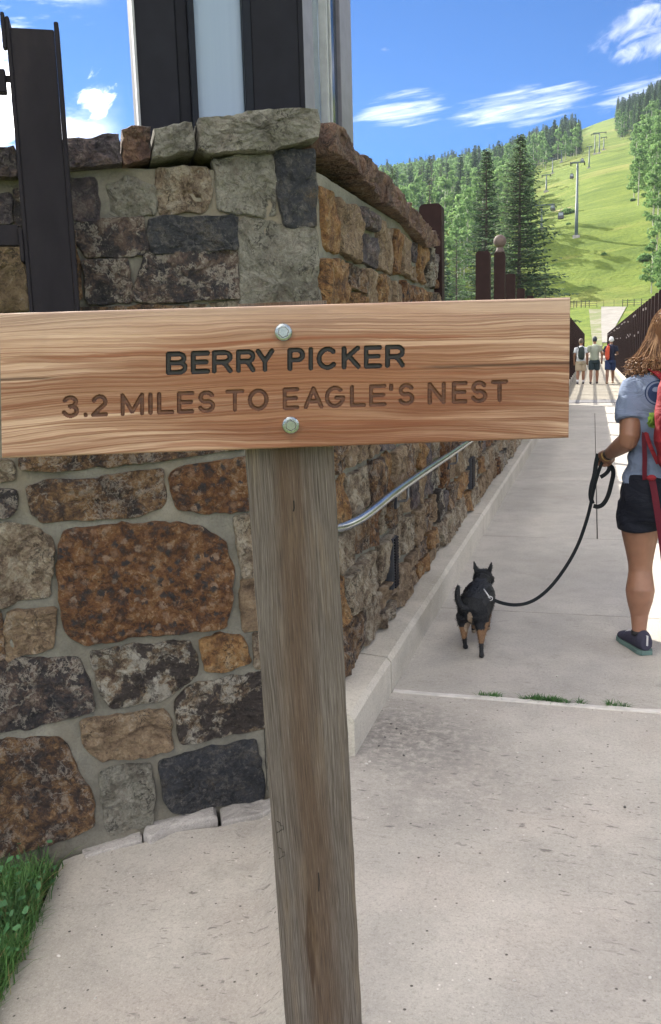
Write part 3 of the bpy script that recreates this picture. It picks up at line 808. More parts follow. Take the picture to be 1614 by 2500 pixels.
topl = [(752, 263), (775, 268), (800, 290), (822, 312), (850, 350), (870, 372), (890, 386), (912, 412), (935, 432), (960, 455), (985, 488), (1010, 520), (1030, 545), (1050, 568), (1059, 590)]
botl = [(755, 345), (797, 372), (836, 395), (882, 445), (927, 497), (960, 520), (992, 545), (1020, 585), (1038, 605), (1056, 600)]
T = [sp(*p) for p in topl]; B = [sp(*p) for p in botl]
def at_y(L, y):
    for a, b in zip(L, L[1:]):
        if a[0] <= y <= b[0]: return a[1]+(b[1]-a[1])*(y-a[0])/(b[0]-a[0])
    return L[0][1] if y < L[0][0] else L[-1][1]
ys = [3.315, 3.72, 4.15, 4.7, 5.25, T[-1][0]]
for i, (a, b) in enumerate(zip(ys, ys[1:])):
    a += .006; b -= .006
    n_ = 9
    pl = [(a+(b-a)*k/n_, at_y(B, a+(b-a)*k/n_)) for k in range(n_+1)] + [(b-(b-a)*k/n_, at_y(T, b-(b-a)*k/n_)+.012*mn.noise(Vector((k*1.7, i, 0)))) for k in range(n_+1)]
    stone(pl, OSC, E_S, N_S, ST['redcap'], swall, 'capstone', proud=.02, back=-.42, det=.03, rough=.009, seed=80+i, rings=6, shape=shp(i+9), soft=1)
lwall = thing('low_stone_wall', 'long low stone wall with a handrail receding along the left of the path', 'wall', (-.97, 6, 0))
core('mortar', OS, E_S, N_S, 5.87, 24.6, lambda u: -.2, lambda u: 1.0, lwall, .45, du=.1)
qz = [-.08, .17, .38, .56, .77, .98]
for k, (z0, z1) in enumerate(zip(qz, qz[1:])):
    for a, b, lo, hi in ((5.88, 10, .2, .45), (10, 16, .3, .6), (16, 24.55, .5, .9)):
        for q in rub_course(z0, z1, a, b, lo, hi, rnd, joint=.03):
            stone(q, OS, E_S, N_S, ST[rnd.choice(sm)], lwall, seed=rnd.random()*90, det=.06, rings=2, proud=rnd.uniform(.02, .045), rough=.012)
y = 5.9
while y < 24.4:
    L = rnd.uniform(.8, 1.3)
    stone([(y+.01, .99), (min(y+L, 24.6), .99), (min(y+L, 24.6), 1.08), (y+.01, 1.08)], OSC, E_S, N_S, ST['redcap'], lwall, 'capstone', proud=.02, back=-.45, det=.1, rings=2, seed=y); y += L
# narrow louvred vents set in the side wall
VENT = mat('dark_vent_metal', color=(.055, .06, .075), rough=.5, metal=.5)
for (x0, y0, x1, y1), par in (((949, 1315, 960, 1440), swall), ((1143, 1121, 1151, 1195), lwall)):
    a = atX(x0, y1, -.94); b = atX(x1, y0, -.94)
    ya, yb = a.y, atX(x1, (y0+y1)/2, -.94).y; za, zb = a.z, atX(x0, y0, -.94).z
    m_ = MB(); m_.box((-.96, ya, za), (-.914, yb, zb), bev=.003)
    v_ = m_.build('vent', VENT, par)
    s_ = MB(); nn_ = 18
    for k in range(nn_): z = za+(zb-za)*(k+.5)/nn_; s_.box((-.914, ya+.02, z-.004), (-.907, yb-.01, z+.004))
    s_.build('louvre', STEEL, v_, kind='stuff')
# handrail
XH = -.875
rail = thing('handrail', 'galvanised pipe handrail on hooked brackets along the side of the wall', 'handrail', (XH, 4, .75))
g1, g2 = atX(975, 1192, XH), atX(1140, 1083, XH)
sl_ = (g2.z-g1.z)/(g2.y-g1.y)
zr = lambda y: g1.z + sl_*.55*(y-g1.y)
pa = [(-1.0, atX(828, 1291, -.95).y-.12, g1.z-.02), (-.955, atX(828, 1290, -.95).y, atX(828, 1290, -.95).z), (-.925, atX(862, 1277, -.925).y, atX(862, 1277, -.925).z), (-.90, atX(900, 1254, -.90).y, atX(900, 1254, -.90).z), (XH, g1.y, g1.z), (XH, g2.y, g2.z), (XH, 14, zr(14)), (XH, 24, zr(24))]
def smooth_path(pts, it=2):
    pts = [Vector(p) for p in pts]
    for _ in range(it):
        q = [pts[0]]
        for a, b in zip(pts, pts[1:]): q += [a.lerp(b, .25), a.lerp(b, .75)]
        pts = q+[pts[-1]]
    return pts
MB().tube(smooth_path(pa), .0205, 14).build('rail', GALV, rail, smooth=True)
for k, yb in enumerate([4.38, 6.1, 7.9, 9.7, 11.5, 13.5, 15.5, 18, 21]):
    zz = g1.z+(g2.z-g1.z)*(yb-g1.y)/(g2.y-g1.y) if yb < g2.y else zr(yb)
    b_ = MB(); b_.tube([(XH, yb, zz-.018), (XH, yb, zz-.075), (XH-.008, yb, zz-.09), (-.935, yb, zz-.095), (-.972, yb, zz-.095)], .0075, 8)
    b_.build('bracket', mat('bracket_steel', color=(.2, .2, .21), metal=.6, rough=.5), rail, smooth=True)
    MB().box((-.975, yb-.04, zz-.13), (-.925, yb+.04, zz-.03), bev=.004).build('bracket_plate', VENT, rail)

# ------------------------------------------------------------------ metal and glass kiosk above the wall
DK = mat('dark_anodised_panel', color=(.011, .012, .0175), rough=.5, spec=.12)
DK2 = mat('navy_metal_panel', color=(.006, .009, .015), rough=.4, spec=.15)
LG = mat('satin_grey_trim', color=(.17, .17, .205), rough=.45, metal=.2)
WT = mat('pale_edge_trim', color=(.34, .36, .38), rough=.5)
def frost_fn(n, b):
    tc = n.coord('Object'); a = n.noise(n.map(tc, (40, 40, .3)), 1, 3)
    n.put(b.inputs['Base Color'], n.ramp(a, [(.3, (.21, .285, .39)), (.7, (.235, .315, .42))])); b.inputs['Roughness'].default_value = .28
FROST = mat('frosted_glass_panel', frost_fn)
GLS = mat('reflective_glass', color=(.35, .42, .5), rough=.06, metal=.6)
OK_ = C0 - N_F*.30
ku = lambda x, y=180: (hit(x, y, OK_, N_F)-OK_).dot(E_F)
kiosk = thing('glazed_kiosk', 'tall dark metal and glass tower corner rising behind the stone wall', 'building', OK_)
zb, zt = 1.9, 6.4
uc = ku(740)
def kp(name, x0, x1, m, d0=0.0, d1=.05, zt_=zt):
    MB().frame(OK_, E_F, N_F, (ku(x0), -d0-.04, zb), (ku(x1), d1, zt_), bev=.003).build(name, m, kiosk)
kp('edge_trim', 329, 335, WT, 0, .062)
kp('wall_panel', 335.5, 431, DK, 0, .05)
kp('wall_panel', 431.5, 461, DK, 0, .03)
kp('window_frame', 461.5, 477, DK2, 0, .055)
kp('window_pane', 477.5, 592, FROST, 0, .015)
kp('window_frame', 592.5, 612, DK2, 0, .05)
kp('wall_panel', 612.5, 725, DK, 0, .04)
kp('corner_post', 725.5, 739.5, DK, 0, .03)
cK = OK_+E_F*uc
XK = cK.x + .004
yk = lambda x: atX(x, 180, XK).y
def ks_(name, x0, x1, m, d=.0):
    MB().box((XK-.022, yk(x0), zb), (XK+d, yk(x1)-.002, zt), bev=.003).build(name, m, kiosk)
ks_('corner_post', 742, 768, LG, .0)
ks_('window_pane', 768, 792, GLS, -.02)
ks_('window_frame', 792, 797, WT, .012)
ks_('window_frame', 797, 801, DK2, -.01)
ks_('window_frame', 801, 805, WT, .012)
ks_('window_pane', 805, 832, mat('dark_tinted_glass', color=(.02, .035, .06), rough=.1), -.015)
ks_('corner_post', 832, 860, LG, .0)
yk2 = yk(860)
MB().frame(OK_, E_F, N_F, (ku(350), -.9, zb), (ku(700), -.05, zt-.02)).build('core_wall', DK, kiosk)
MB().box((XK-.35, yk(742)+.03, zb), (XK-.09, yk2-.01, zt-.03)).build('core_wall', DK, kiosk)

# ------------------------------------------------------------------ steel channel column on the left
OCL = C0 + N_F*.28
cu = lambda x, y: ((hit(x, y, OCL, N_F)-OCL).dot(E_F), hit(x, y, OCL, N_F).z)
colm = thing('steel_column', 'dark weathered steel channel column in front of the wall at the left edge', 'column', OCL+E_F*cu(120, 600)[0])
ua, ub = cu(62, 640)[0], cu(186, 640)[0]; ztop = cu(85, 70)[1]; zbot = cu(120, 1010)[1]
def cf(name, a, b, m=STEEL, bev=.002): MB().frame(OCL, E_F, N_F, a, b, bev=bev).build(name, m, colm)
cf('web', (ua+.012, -.012, zbot), (ub-.014, .0, ztop))
cf('flange', (ua, -.10, zbot), (ua+.0115, .004, ztop+.03))
cf('flange', (ub-.0135, -.10, zbot), (ub, .004, ztop+.022))
cf('base_bracket', (ua-.01, -.28, zbot-.012), (ub+.01, .01, zbot))
cf('clip', (ua-.012, -.02, 2.42), (ua-.001, .01, 2.52))
rz0, rz1 = cu(20, 598)[1], cu(20, 547)[1]
arm = MB(); arm.frame(OCL, E_F, N_F, (ua-1.2, -.05, rz0), (ua-.014, -.01, rz1), bev=.002); arm.build('rail', STEEL, colm)
cf('rail_plate', (ua-.013, -.09, rz0-.05), (ua-.001, .01, rz1-.01))
z2a, z2b = cu(5, 222)[1], cu(5, 165)[1]
arm = MB(); arm.frame(OCL, E_F, N_F, (ua-1.2, -.05, z2a), (cu(13, 200)[0], -.01, z2b), bev=.002); arm.build('rail', STEEL, colm)
arm = MB(); arm.frame(OCL, E_F, N_F, (cu(13, 200)[0], -.04, z2a+.035), (ua, -.02, z2a+.05)); arm.build('bolt', STEEL, colm)

# ------------------------------------------------------------------ signpost
PB = math.radians(18.6)
E_B = Vector((math.cos(PB), math.sin(PB), 0)); N_B = Vector((math.sin(PB), -math.cos(PB), 0))
OB = EYE + ray(700, 922)*1.42
bu = lambda x, y: ((hit(x, y, OB, N_B)-OB).dot(E_B), hit(x, y, OB, N_B).z-OB.z)
sign = thing('wooden_signpost', 'weathered wooden trail signpost with an engraved cedar board bolted on', 'signpost', Vector((OB.x, OB.y, 0)))
def arc(cx, cy, rx, ry, a0, a1, n=12): return [(cx+rx*math.cos(R_(a0+(a1-a0)*k/n)), cy+ry*math.sin(R_(a0+(a1-a0)*k/n))) for k in range(n+1)]
GL = {
 'B': [[(0, 0), (0, 1), (.55, 1)]+arc(.58, .76, .36, .24, 90, -90)+[(0, .52)], [(.58, .52)]+arc(.62, .26, .38, .26, 90, -90)+[(0, 0)]],
 'E': [[(1, 1), (0, 1), (0, 0), (1, 0)], [(0, .52), (.9, .52)]],
 'R': [[(0, 0), (0, 1), (.6, 1)]+arc(.62, .74, .38, .26, 90, -90)+[(0, .48)], [(.5, .48), (.72, .34), (1, 0)]],
 'Y': [[(0, 1), (.5, .45), (1, 1)], [(.5, .45), (.5, 0)]],
 'P': [[(0, 0), (0, 1), (.6, 1)]+arc(.62, .73, .38, .27, 90, -90)+[(0, .46)]],
 'I': [[(.5, 0), (.5, 1)]], 'C': [arc(.5, .5, .5, .5, 45, 318, 22)],
 'K': [[(0, 0), (0, 1)], [(.95, 1), (0, .38)], [(.32, .6), (1, 0)]],
 '3': [arc(.48, .75, .44, .25, 160, -90)+arc(.5, .26, .5, .27, 88, -165)], '.': [[(.5, .0), (.5, .02)]],
 '2': [arc(.5, .70, .45, .30, 165, -30)+[(.5, .32), (0, 0), (1, 0)]],
 'M': [[(0, 0), (0, 1), (.5, .1), (1, 1), (1, 0)]], 'L': [[(0, 1), (0, 0), (1, 0)]],
 'S': [arc(.5, .74, .44, .26, 25, 250)+arc(.5, .26, .48, .27, 80, -160)], 'T': [[(0, 1), (1, 1)], [(.5, 1), (.5, 0)]],
 'O': [arc(.5, .5, .5, .5, 0, 360, 28)], 'A': [[(0, 0), (.5, 1), (1, 0)], [(.2, .32), (.8, .32)]],
 'G': [arc(.5, .5, .5, .5, 48, 345, 22)+[(1, .45), (.58, .45)]], "'": [[(.6, 1), (.4, .82)]], 'N': [[(0, 0), (0, 1), (1, 0), (1, 1)]],
}
L1 = [('B', 405, 458), ('E', 466, 513), ('R', 517, 568), ('R', 576, 624), ('Y', 624, 670), ('P', 702, 745), ('I', 753, 765), ('C', 773, 826), ('K', 834, 881), ('E', 888, 933), ('R', 940, 989)]
L2 = [('3', 151, 193), ('.', 203, 215), ('2', 222, 264), ('M', 294, 352), ('I', 361, 374), ('L', 383, 426), ('E', 432, 475), ('S', 482, 526), ('T', 550, 597), ('O', 605, 656), ('E', 690, 731), ('A', 741, 790), ('G', 793, 843), ('L', 854, 894), ('E', 901, 944), ("'", 949, 961), ('S', 971, 1013), ('N', 1044, 1089), ('E', 1103, 1142), ('S', 1149, 1191), ('T', 1199, 1241)]
nlet = -1
segs = []   # (x0,z0,x1,z1,half width,line)
for line, (L, bx, by, sl2, h, hw) in enumerate(((L1, 405, 916, -.0325, 53, 6.1), (L2, 151, 1021, -.0365, 51, 5.3))):
    for ch, x0, x1 in L:
        nlet += 1
        for st in GL[ch]:
            pp = []
            for gx, gy in st:
                X = x0+hw+(x1-x0-2*hw)*gx; Y = by+sl2*(X-bx)-hw-(h-2*hw+4)*gy
                pp.append(bu(X, Y))
            hwm = hw*1.42/FPX
            for a, b in zip(pp, pp[1:]): segs.append((a[0], a[1], b[0], b[1], hwm, nlet))
cTL, cTR, cBL, cBR = bu(-3, 765), bu(1394, 726), bu(3, 1119), bu(1390, 1069)
NUX, NUZ = 860, 215
s_ = np.linspace(0, 1, NUX+1); t_ = np.linspace(0, 1, NUZ+1)
SS, TT = np.meshgrid(s_, t_)
def bil(k): return (cBL[k]*(1-SS)+cBR[k]*SS)*(1-TT)+(cTL[k]*(1-SS)+cTR[k]*SS)*TT
GX, GZ = bil(0), bil(1)
DD = [np.full(GX.shape, 9.0) for _ in range(nlet+1)]
for a0, b0, a1, b1, hwm, line in segs:
    xm, xM, zm, zM = min(a0, a1)-.012, max(a0, a1)+.012, min(b0, b1)-.012, max(b0, b1)+.012
    mk_ = (GX > xm) & (GX < xM) & (GZ > zm) & (GZ < zM)
    x_, z_ = GX[mk_], GZ[mk_]; dx, dz = a1-a0, b1-b0; L_2 = max(dx*dx+dz*dz, 1e-12)
    tt = np.clip(((x_-a0)*dx+(z_-b0)*dz)/L_2, 0, 1)
    d = np.hypot(x_-a0-tt*dx, z_-b0-tt*dz)/hwm
    DD[line][mk_] = np.minimum(DD[line][mk_], d)
dep = np.zeros(GX.shape)
for D_ in DD: dep = np.maximum(dep, .0034*np.clip((1.0-D_)/.42, 0, 1))
# rounded outer edge and weathered relief along the grain
ex = np.minimum(SS, 1-SS)*.92; ez = np.minimum(TT, 1-TT)*.23
edge = np.minimum(ex, ez)
rl = .004
dep += np.where(edge < rl, rl-np.sqrt(np.maximum(0, rl**2-(rl-edge)**2)), 0)
BT = .038
rowsx = [OB+E_B*0]
VX = OB.x+E_B.x*GX-N_B.x*dep; VY = OB.y+E_B.y*GX-N_B.y*dep
V = np.stack([E_B.x*GX-N_B.x*dep, E_B.y*GX-N_B.y*dep, GZ], -1).reshape(-1, 3)
idx = np.arange((NUX+1)*(NUZ+1)).reshape(NUZ+1, NUX+1)
Fq = np.stack([idx[:-1, :-1], idx[:-1, 1:], idx[1:, 1:], idx[1:, :-1]], -1)
cen = lambda A: (A[:-1, :-1]+A[1:, :-1]+A[:-1, 1:]+A[1:, 1:])/4
which = np.zeros(Fq.shape[:2], int); 
for k_, D_ in enumerate(DD): which[cen(D_) < 1.0] = k_+1
BOLTS = [bu(692, 811), bu(710, 1038)]
def wood_fn(n, b):
    tc = n.coord('Object'); o_ = n.xyz(tc)
    u_ = n.math('ADD', n.math('MULTIPLY', o_[0], E_B.x), n.math('MULTIPLY', o_[1], E_B.y)); z_ = o_[2]
    low = n.noise(n.comb(n.math('MULTIPLY', u_, 1.7), n.math('MULTIPLY', z_, 9), 1), 1, 2, .5)
    low2 = n.noise(n.comb(n.math('MULTIPLY', u_, 9), n.math('MULTIPLY', z_, 22), 6), 1, 3, .5)
    # flat-sawn figure: the rings spread into a long tongue around the middle
    wz = n.math('ADD', z_, n.math('MULTIPLY', n.math('SUBTRACT', low, .5), .05))
    wz = n.math('ADD', wz, n.math('MULTIPLY', n.math('SUBTRACT', low2, .5), .006))
    wz = n.math('ADD', wz, n.math('MULTIPLY', n.math('MULTIPLY', u_, u_), .05))
    ring = n.noise(n.comb(n.math('MULTIPLY', u_, .5), n.math('MULTIPLY', wz, 165), 2), 1, 2, .4)
    fine = n.noise(n.comb(n.math('MULTIPLY', u_, 7), n.math('MULTIPLY', wz, 520), 3), 1, 4, .65)
    fib = n.noise(n.comb(n.math('MULTIPLY', u_, 30), n.math('MULTIPLY', z_, 1500), 3), 1, 2, .6)
    tone = n.noise(n.comb(n.math('MULTIPLY', u_, 1.5), n.math('MULTIPLY', wz, 17), 8.3), 1, 3, .55)
    dist = n.math('ABSOLUTE', n.math('SUBTRACT', u_, .04))
    mid = n.ramp(n.math('ADD', n.math('MULTIPLY', dist, 2.0), n.math('MULTIPLY', n.noise(n.comb(n.math('MULTIPLY', u_, 4), n.math('MULTIPLY', wz, 60), 5), 1, 2), .5)), [(.45, 1), (1.05, 0)])
    pale = n.mix(n.ramp(fine, [(.3, 0), (.7, 1)]), (.42, .275, .185), (.57, .42, .31))
    warm = n.mix(n.ramp(fine, [(.3, 0), (.7, 1)]), (.25, .11, .055), (.40, .20, .105))
    tz = n.math('ABSOLUTE', n.math('ADD', n.math('ADD', z_, .018), n.math('MULTIPLY', n.math('SUBTRACT', low, .5), .10)))
    tw = n.math('ADD', n.math('MULTIPLY', tz, 9.0), n.math('MULTIPLY', dist, 1.7))
    tw = n.math('ADD', tw, n.math('MULTIPLY', n.math('SUBTRACT', n.noise(n.comb(n.math('MULTIPLY', u_, 1.6), n.math('MULTIPLY', wz, 85), 21), 1, 3, .6), .5), 2.0))
    c0_ = n.mix(n.math('MULTIPLY', n.ramp(tw, [(.7, .9), (1.25, .5), (1.9, 0)]), n.ramp(fine, [(.25, 1), (.7, .55)])), n.mix(n.math('MULTIPLY', n.ramp(tone, [(.30, 0), (.58, 1)]), n.math('ADD', n.math('MULTIPLY', mid, .7), .2)), pale, warm), (.19, .085, .043))
    rr = n.ramp(ring, [(.48, 0), (.56, .85), (.60, .95), (.63, .1)])
    c = n.mix(n.math('MULTIPLY', rr, .72), c0_, (.17, .062, .028))
    streak = n.ramp(n.noise(n.comb(n.math('MULTIPLY', u_, 2.2), n.math('MULTIPLY', wz, 62), 11), 1, 2, .5), [(.60, 0), (.68, 1)])
    c = n.mix(n.math('MULTIPLY', streak, .6), c, (.21, .07, .032))
    s2 = n.ramp(n.noise(n.comb(n.math('MULTIPLY', u_, 1.9), n.math('MULTIPLY', wz, 27), 31), 1, 3, .55), [(.47, 0), (.56, 1)])
    lo_ = n.ramp(n.math('ADD', n.math('MULTIPLY', z_, -4.0), n.math('MULTIPLY', u_, .7)), [(-.0, .25), (.35, .85)])
    s2 = n.math('MULTIPLY', n.math('MULTIPLY', s2, lo_), n.ramp(fine, [(.25, .95), (.7, .5)]))
    c = n.mix(s2, c, (.155, .055, .026))
    for bu_, bz_ in BOLTS:   # rust bleeding below each bolt
        dd_ = n.math('ADD', n.math('MULTIPLY', n.math('ABSOLUTE', n.math('SUBTRACT', u_, bu_)), 45), n.math('MULTIPLY', n.math('ABSOLUTE', n.math('SUBTRACT', z_, bz_-.006)), 38))
        c = n.mix(n.ramp(dd_, [(.5, .55), (1.3, 0)]), c, (.10, .055, .035))
    c = n.mix(n.ramp(n.noise(tc, 5.5, 4), [(.62, 0), (.75, .35)]), c, (.10, .07, .06))
    c = n.mix(n.ramp(z_, [(0, 0), (.06, .0), (.115, .35)]), c, (.55, .48, .42))
    c = n.mix(n.ramp(fib, [(.3, .22), (.5, 0)]), c, (.2, .12, .08))
    # hairline split running in from both ends
    sp_ = n.math('ABSOLUTE', n.math('SUBTRACT', n.math('SUBTRACT', z_, .007), n.math('MULTIPLY', n.noise(n.comb(n.math('MULTIPLY', u_, 9), 0, 0), 1, 2), .006)))
    c = n.mix(n.math('MULTIPLY', n.ramp(sp_, [(0, 1), (.0009, 1), (.0014, 0)]), n.ramp(n.math('ABSOLUTE', n.math('ADD', u_, .07)), [(.27, 0), (.31, .8)])), c, (.05, .03, .02))
    n.put(b.inputs['Base Color'], c); b.inputs['Roughness'].default_value = .75; b.inputs['Specular IOR Level'].default_value = .25
    h = n.math('ADD', n.math('MULTIPLY', fine, .7), n.math('ADD', n.math('MULTIPLY', rr, .8), n.math('MULTIPLY', fib, .4)))
    n.put(b.inputs['Normal'], n.bump(h, .45, .0022))
CEDAR = mat('weathered_cedar', wood_fn)
def let_fn(c0, c1):
    def fn(n, b):
        tc = n.coord('Object'); a = n.noise(n.map(tc, (60, 60, 260)), 1, 4, .6)
        n.put(b.inputs['Base Color'], n.ramp(a, [(.35, c0), (.68, c1)])); b.inputs['Roughness'].default_value = .6
    return fn
LM = [mat('black_letter_paint', let_fn((.003, .003, .004), (.013, .011, .010))), mat('burnt_brown_letters', let_fn((.055, .020, .010), (.125, .048, .022)))]
zoff = Vector((0, 0, OB.z))
def grid_part(name, sel, m, parent, ring=False, **kw):
    Fs = Fq[sel].reshape(-1, 4); used = np.unique(Fs); rm = np.full(len(V), -1); rm[used] = np.arange(len(used))
    me = bpy.data.meshes.new(name); vv = V[used]; ff = rm[Fs]
    me.vertices.add(len(vv)); me.vertices.foreach_set('co', vv.ravel())
    me.loops.add(ff.size); me.loops.foreach_set('vertex_index', ff.ravel().astype('i'))
    me.polygons.add(len(ff)); me.polygons.foreach_set('loop_start', np.arange(0, ff.size, 4, dtype='i')); me.polygons.foreach_set('loop_total', np.full(len(ff), 4, dtype='i'))
    me.polygons.foreach_set('use_smooth', [True]*len(ff)); me.materials.append(m); me.update(calc_edges=True)
    o = link(name, me, parent, local=True, **kw); return o
board = grid_part('board', which == 0, CEDAR, sign); board.location = (0, 0, OB.z)
for k_ in range(nlet+1): grid_part('letter', which == k_+1, LM[0 if k_ < len(L1) else 1], board)
# body of the board behind its face
m_ = MB()
cs = [cBL, cBR, cTR, cTL]
fr = [E_B*u-N_B*rl+Vector((0, 0, z)) for u, z in cs]; bk = [E_B*u-N_B*BT+Vector((0, 0, z)) for u, z in cs]
m_.add(fr+bk, [(4, 7, 6, 5), (0, 4, 5, 1), (1, 5, 6, 2), (2, 6, 7, 3), (3, 7, 4, 0)])
o_ = m_.build('board_edge', mat('cut_cedar_edge', color=(.58, .40, .22), rough=.8), board); o_.location = (0, 0, 0)
# post
OP = OB - N_B*(BT+.001); OP.z = 0
pu = lambda x, y: ((hit(x, y, OP, N_B)-OP).dot(E_B), hit(x, y, OP, N_B).z)
OBu = OB.x*E_B.x+OB.y*E_B.y
def plump0(x, y): u, z = pu(x, y); P = OP+E_B*u; return P.x*E_B.x+P.y*E_B.y, z
def post_fn(n, b):
    tc = n.coord('Object'); o_ = n.xyz(tc)
    u_ = n.math('ADD', n.math('MULTIPLY', o_[0], E_B.x), n.math('MULTIPLY', o_[1], E_B.y)); z_ = o_[2]
    u2 = n.math('ADD', u_, n.math('MULTIPLY', z_, .036))
    lo = n.noise(n.comb(n.math('MULTIPLY', u2, 16), n.math('MULTIPLY', z_, 1.6), 1), 1, 3, .5)
    wu = n.math('ADD', u2, n.math('MULTIPLY', n.math('SUBTRACT', lo, .5), .03))
    fine = n.noise(n.comb(n.math('MULTIPLY', wu, 560), n.math('MULTIPLY', z_, 5), 3), 1, 5, .7)
    fib = n.noise(n.comb(n.math('MULTIPLY', u2, 900), n.math('MULTIPLY', z_, 16), 3), 1, 3, .65)
    c = n.ramp(fine, [(.28, (.05, .042, .036)), (.46, (.105, .09, .078)), (.62, (.165, .145, .128)), (.78, (.24, .218, .195))])
    # brown heart stripe down the middle, widening towards the foot
    d = n.math('ABSOLUTE', n.math('ADD', n.math('SUBTRACT', u2, .035), n.math('MULTIPLY', n.math('SUBTRACT', n.noise(n.comb(n.math('MULTIPLY', z_, 1.8), 0, 0), 1, 2), .5), .05)))
    hs = n.math('ADD', n.math('MULTIPLY', d, 15), n.math('MULTIPLY', n.noise(n.comb(n.math('MULTIPLY', u2, 60), n.math('MULTIPLY', z_, 2.5), 9), 1, 3), .55))
    c = n.mix(n.ramp(hs, [(.42, .7), (.9, 0)]), c, (.085, .052, .031))
    q0 = plump0(752, 2130); q1 = plump0(765, 2420)
    zz_ = n.math('DIVIDE', n.math('SUBTRACT', z_, q1[1]), q0[1]-q1[1])
    uu_ = n.math('ABSOLUTE', n.math('SUBTRACT', u_, n.math('ADD', q1[0], n.math('MULTIPLY', zz_, q0[0]-q1[0]))))
    tear = n.math('ADD', n.math('MULTIPLY', uu_, 55), n.math('MULTIPLY', n.math('ABSOLUTE', n.math('SUBTRACT', zz_, .45)), 1.5))
    tear = n.math('ADD', tear, n.math('MULTIPLY', n.noise(n.comb(n.math('MULTIPLY', u2, 90), n.math('MULTIPLY', z_, 4), 2), 1, 3), .5))
    c = n.mix(n.ramp(tear, [(.75, .75), (1.35, 0)]), c, (.045, .024, .013))
    c = n.mix(n.ramp(n.noise(n.comb(n.math('MULTIPLY', u2, 34), n.math('MULTIPLY', z_, 3.2), 4), 1, 4, .6), [(.55, 0), (.68, .3)]), c, (.22, .165, .11))
    c = n.mix(n.ramp(fib, [(.3, .75), (.52, 0)]), c, (.038, .030, .025))
    c = n.mix(n.ramp(fib, [(.6, 0), (.75, .35)]), c, (.36, .33, .28))
    n.put(b.inputs['Base Color'], c); b.inputs['Roughness'].default_value = .85; b.inputs['Specular IOR Level'].default_value = .2
    n.put(b.inputs['Normal'], n.bump(n.math('ADD', n.math('MULTIPLY', fine, .8), n.math('MULTIPLY', fib, .8)), .6, .0025))
POSTW = mat('silvered_post_wood', post_fn)
rows = [((582, 742), (798, 733)), ((598, 1100), (815, 1090)), ((648, 1800), (850, 1795)), ((697, 2500), (884, 2500))]
R2 = [(pu(*a), pu(*b)) for a, b in rows]
# continue straight to the ground and below
(l0, r0), (l3, r3) = R2[0], R2[-1]
def ext(a, b, z): t = (z-a[1])/(b[1]-a[1]); return (a[0]+(b[0]-a[0])*t, z)
R2.append((ext(l0, l3, -.25), ext(r0, r3, -.25)))
PT = .04
nrow = 70; V_ = []; F_ = []
prf = [(0, 1), (0, .12), (.004, .02), (.02, 0), (.5, 0), (.98, 0), (.996, .02), (1, .12), (1, 1)]
zs_all = []
for i in range(nrow+1):
    t = i/nrow*(len(R2)-1); k = min(int(t), len(R2)-2); f_ = t-k
    lx = R2[k][0][0]*(1-f_)+R2[k+1][0][0]*f_; lz = R2[k][0][1]*(1-f_)+R2[k+1][0][1]*f_
    rx = R2[k][1][0]*(1-f_)+R2[k+1][1][0]*f_; rz = R2[k][1][1]*(1-f_)+R2[k+1][1][1]*f_
    nl = .0014*mn.noise(Vector((lz*14, 0, 0)))+(-.004 if 37 < 0 else 0); nr = .0014*mn.noise(Vector((rz*14, 7, 0)))
    for a, dd in prf:
        u = lx*(1-a)+rx*a + (nl if a < .1 else nr if a > .9 else 0); z = lz*(1-a)+rz*a
        V_.append(OP+E_B*u-N_B*(dd*PT)+Vector((0, 0, z)))
K = len(prf)
for i in range(nrow):
    for j in range(K-1): F_.append((i*K+j, (i+1)*K+j, (i+1)*K+j+1, i*K+j+1))
    F_.append((i*K+K-1, (i+1)*K+K-1, (i+1)*K, i*K))
F_.append(tuple(range(K))); F_.append(tuple(nrow*K+j for j in range(K))[::-1])
V_ = [v for v in V_]
po = mob('post', V_, F_, POSTW, sign)
# light sapwood line on the sawn right-hand arris and two staple marks
def plump(x, y, off=.001): u, z = pu(x, y); return OP+E_B*u+N_B*off+Vector((0, 0, z))
for (x, y) in ((682, 2018), (686, 2082)):
    ck_ = MB(); ck_.tube([plump(x-6, y-14), plump(x+2, y-10), plump(x+3, y-2), plump(x+9, y-3), plump(x+10, y+7), plump(x+3, y+8), plump(x, y+12), plump(x-6, y+14)], .0005, 5); ck_.build('check_crack', CRK, po)
for pp_ in ([(717, 1222), (718, 1240), (716, 1248)], [(777, 2130), (779, 2150), (778, 2175)]):
    ck_ = MB(); ck_.tube([plump(*q) for q in pp_], .0011, 5); ck_.build('check_crack', CRK, po)
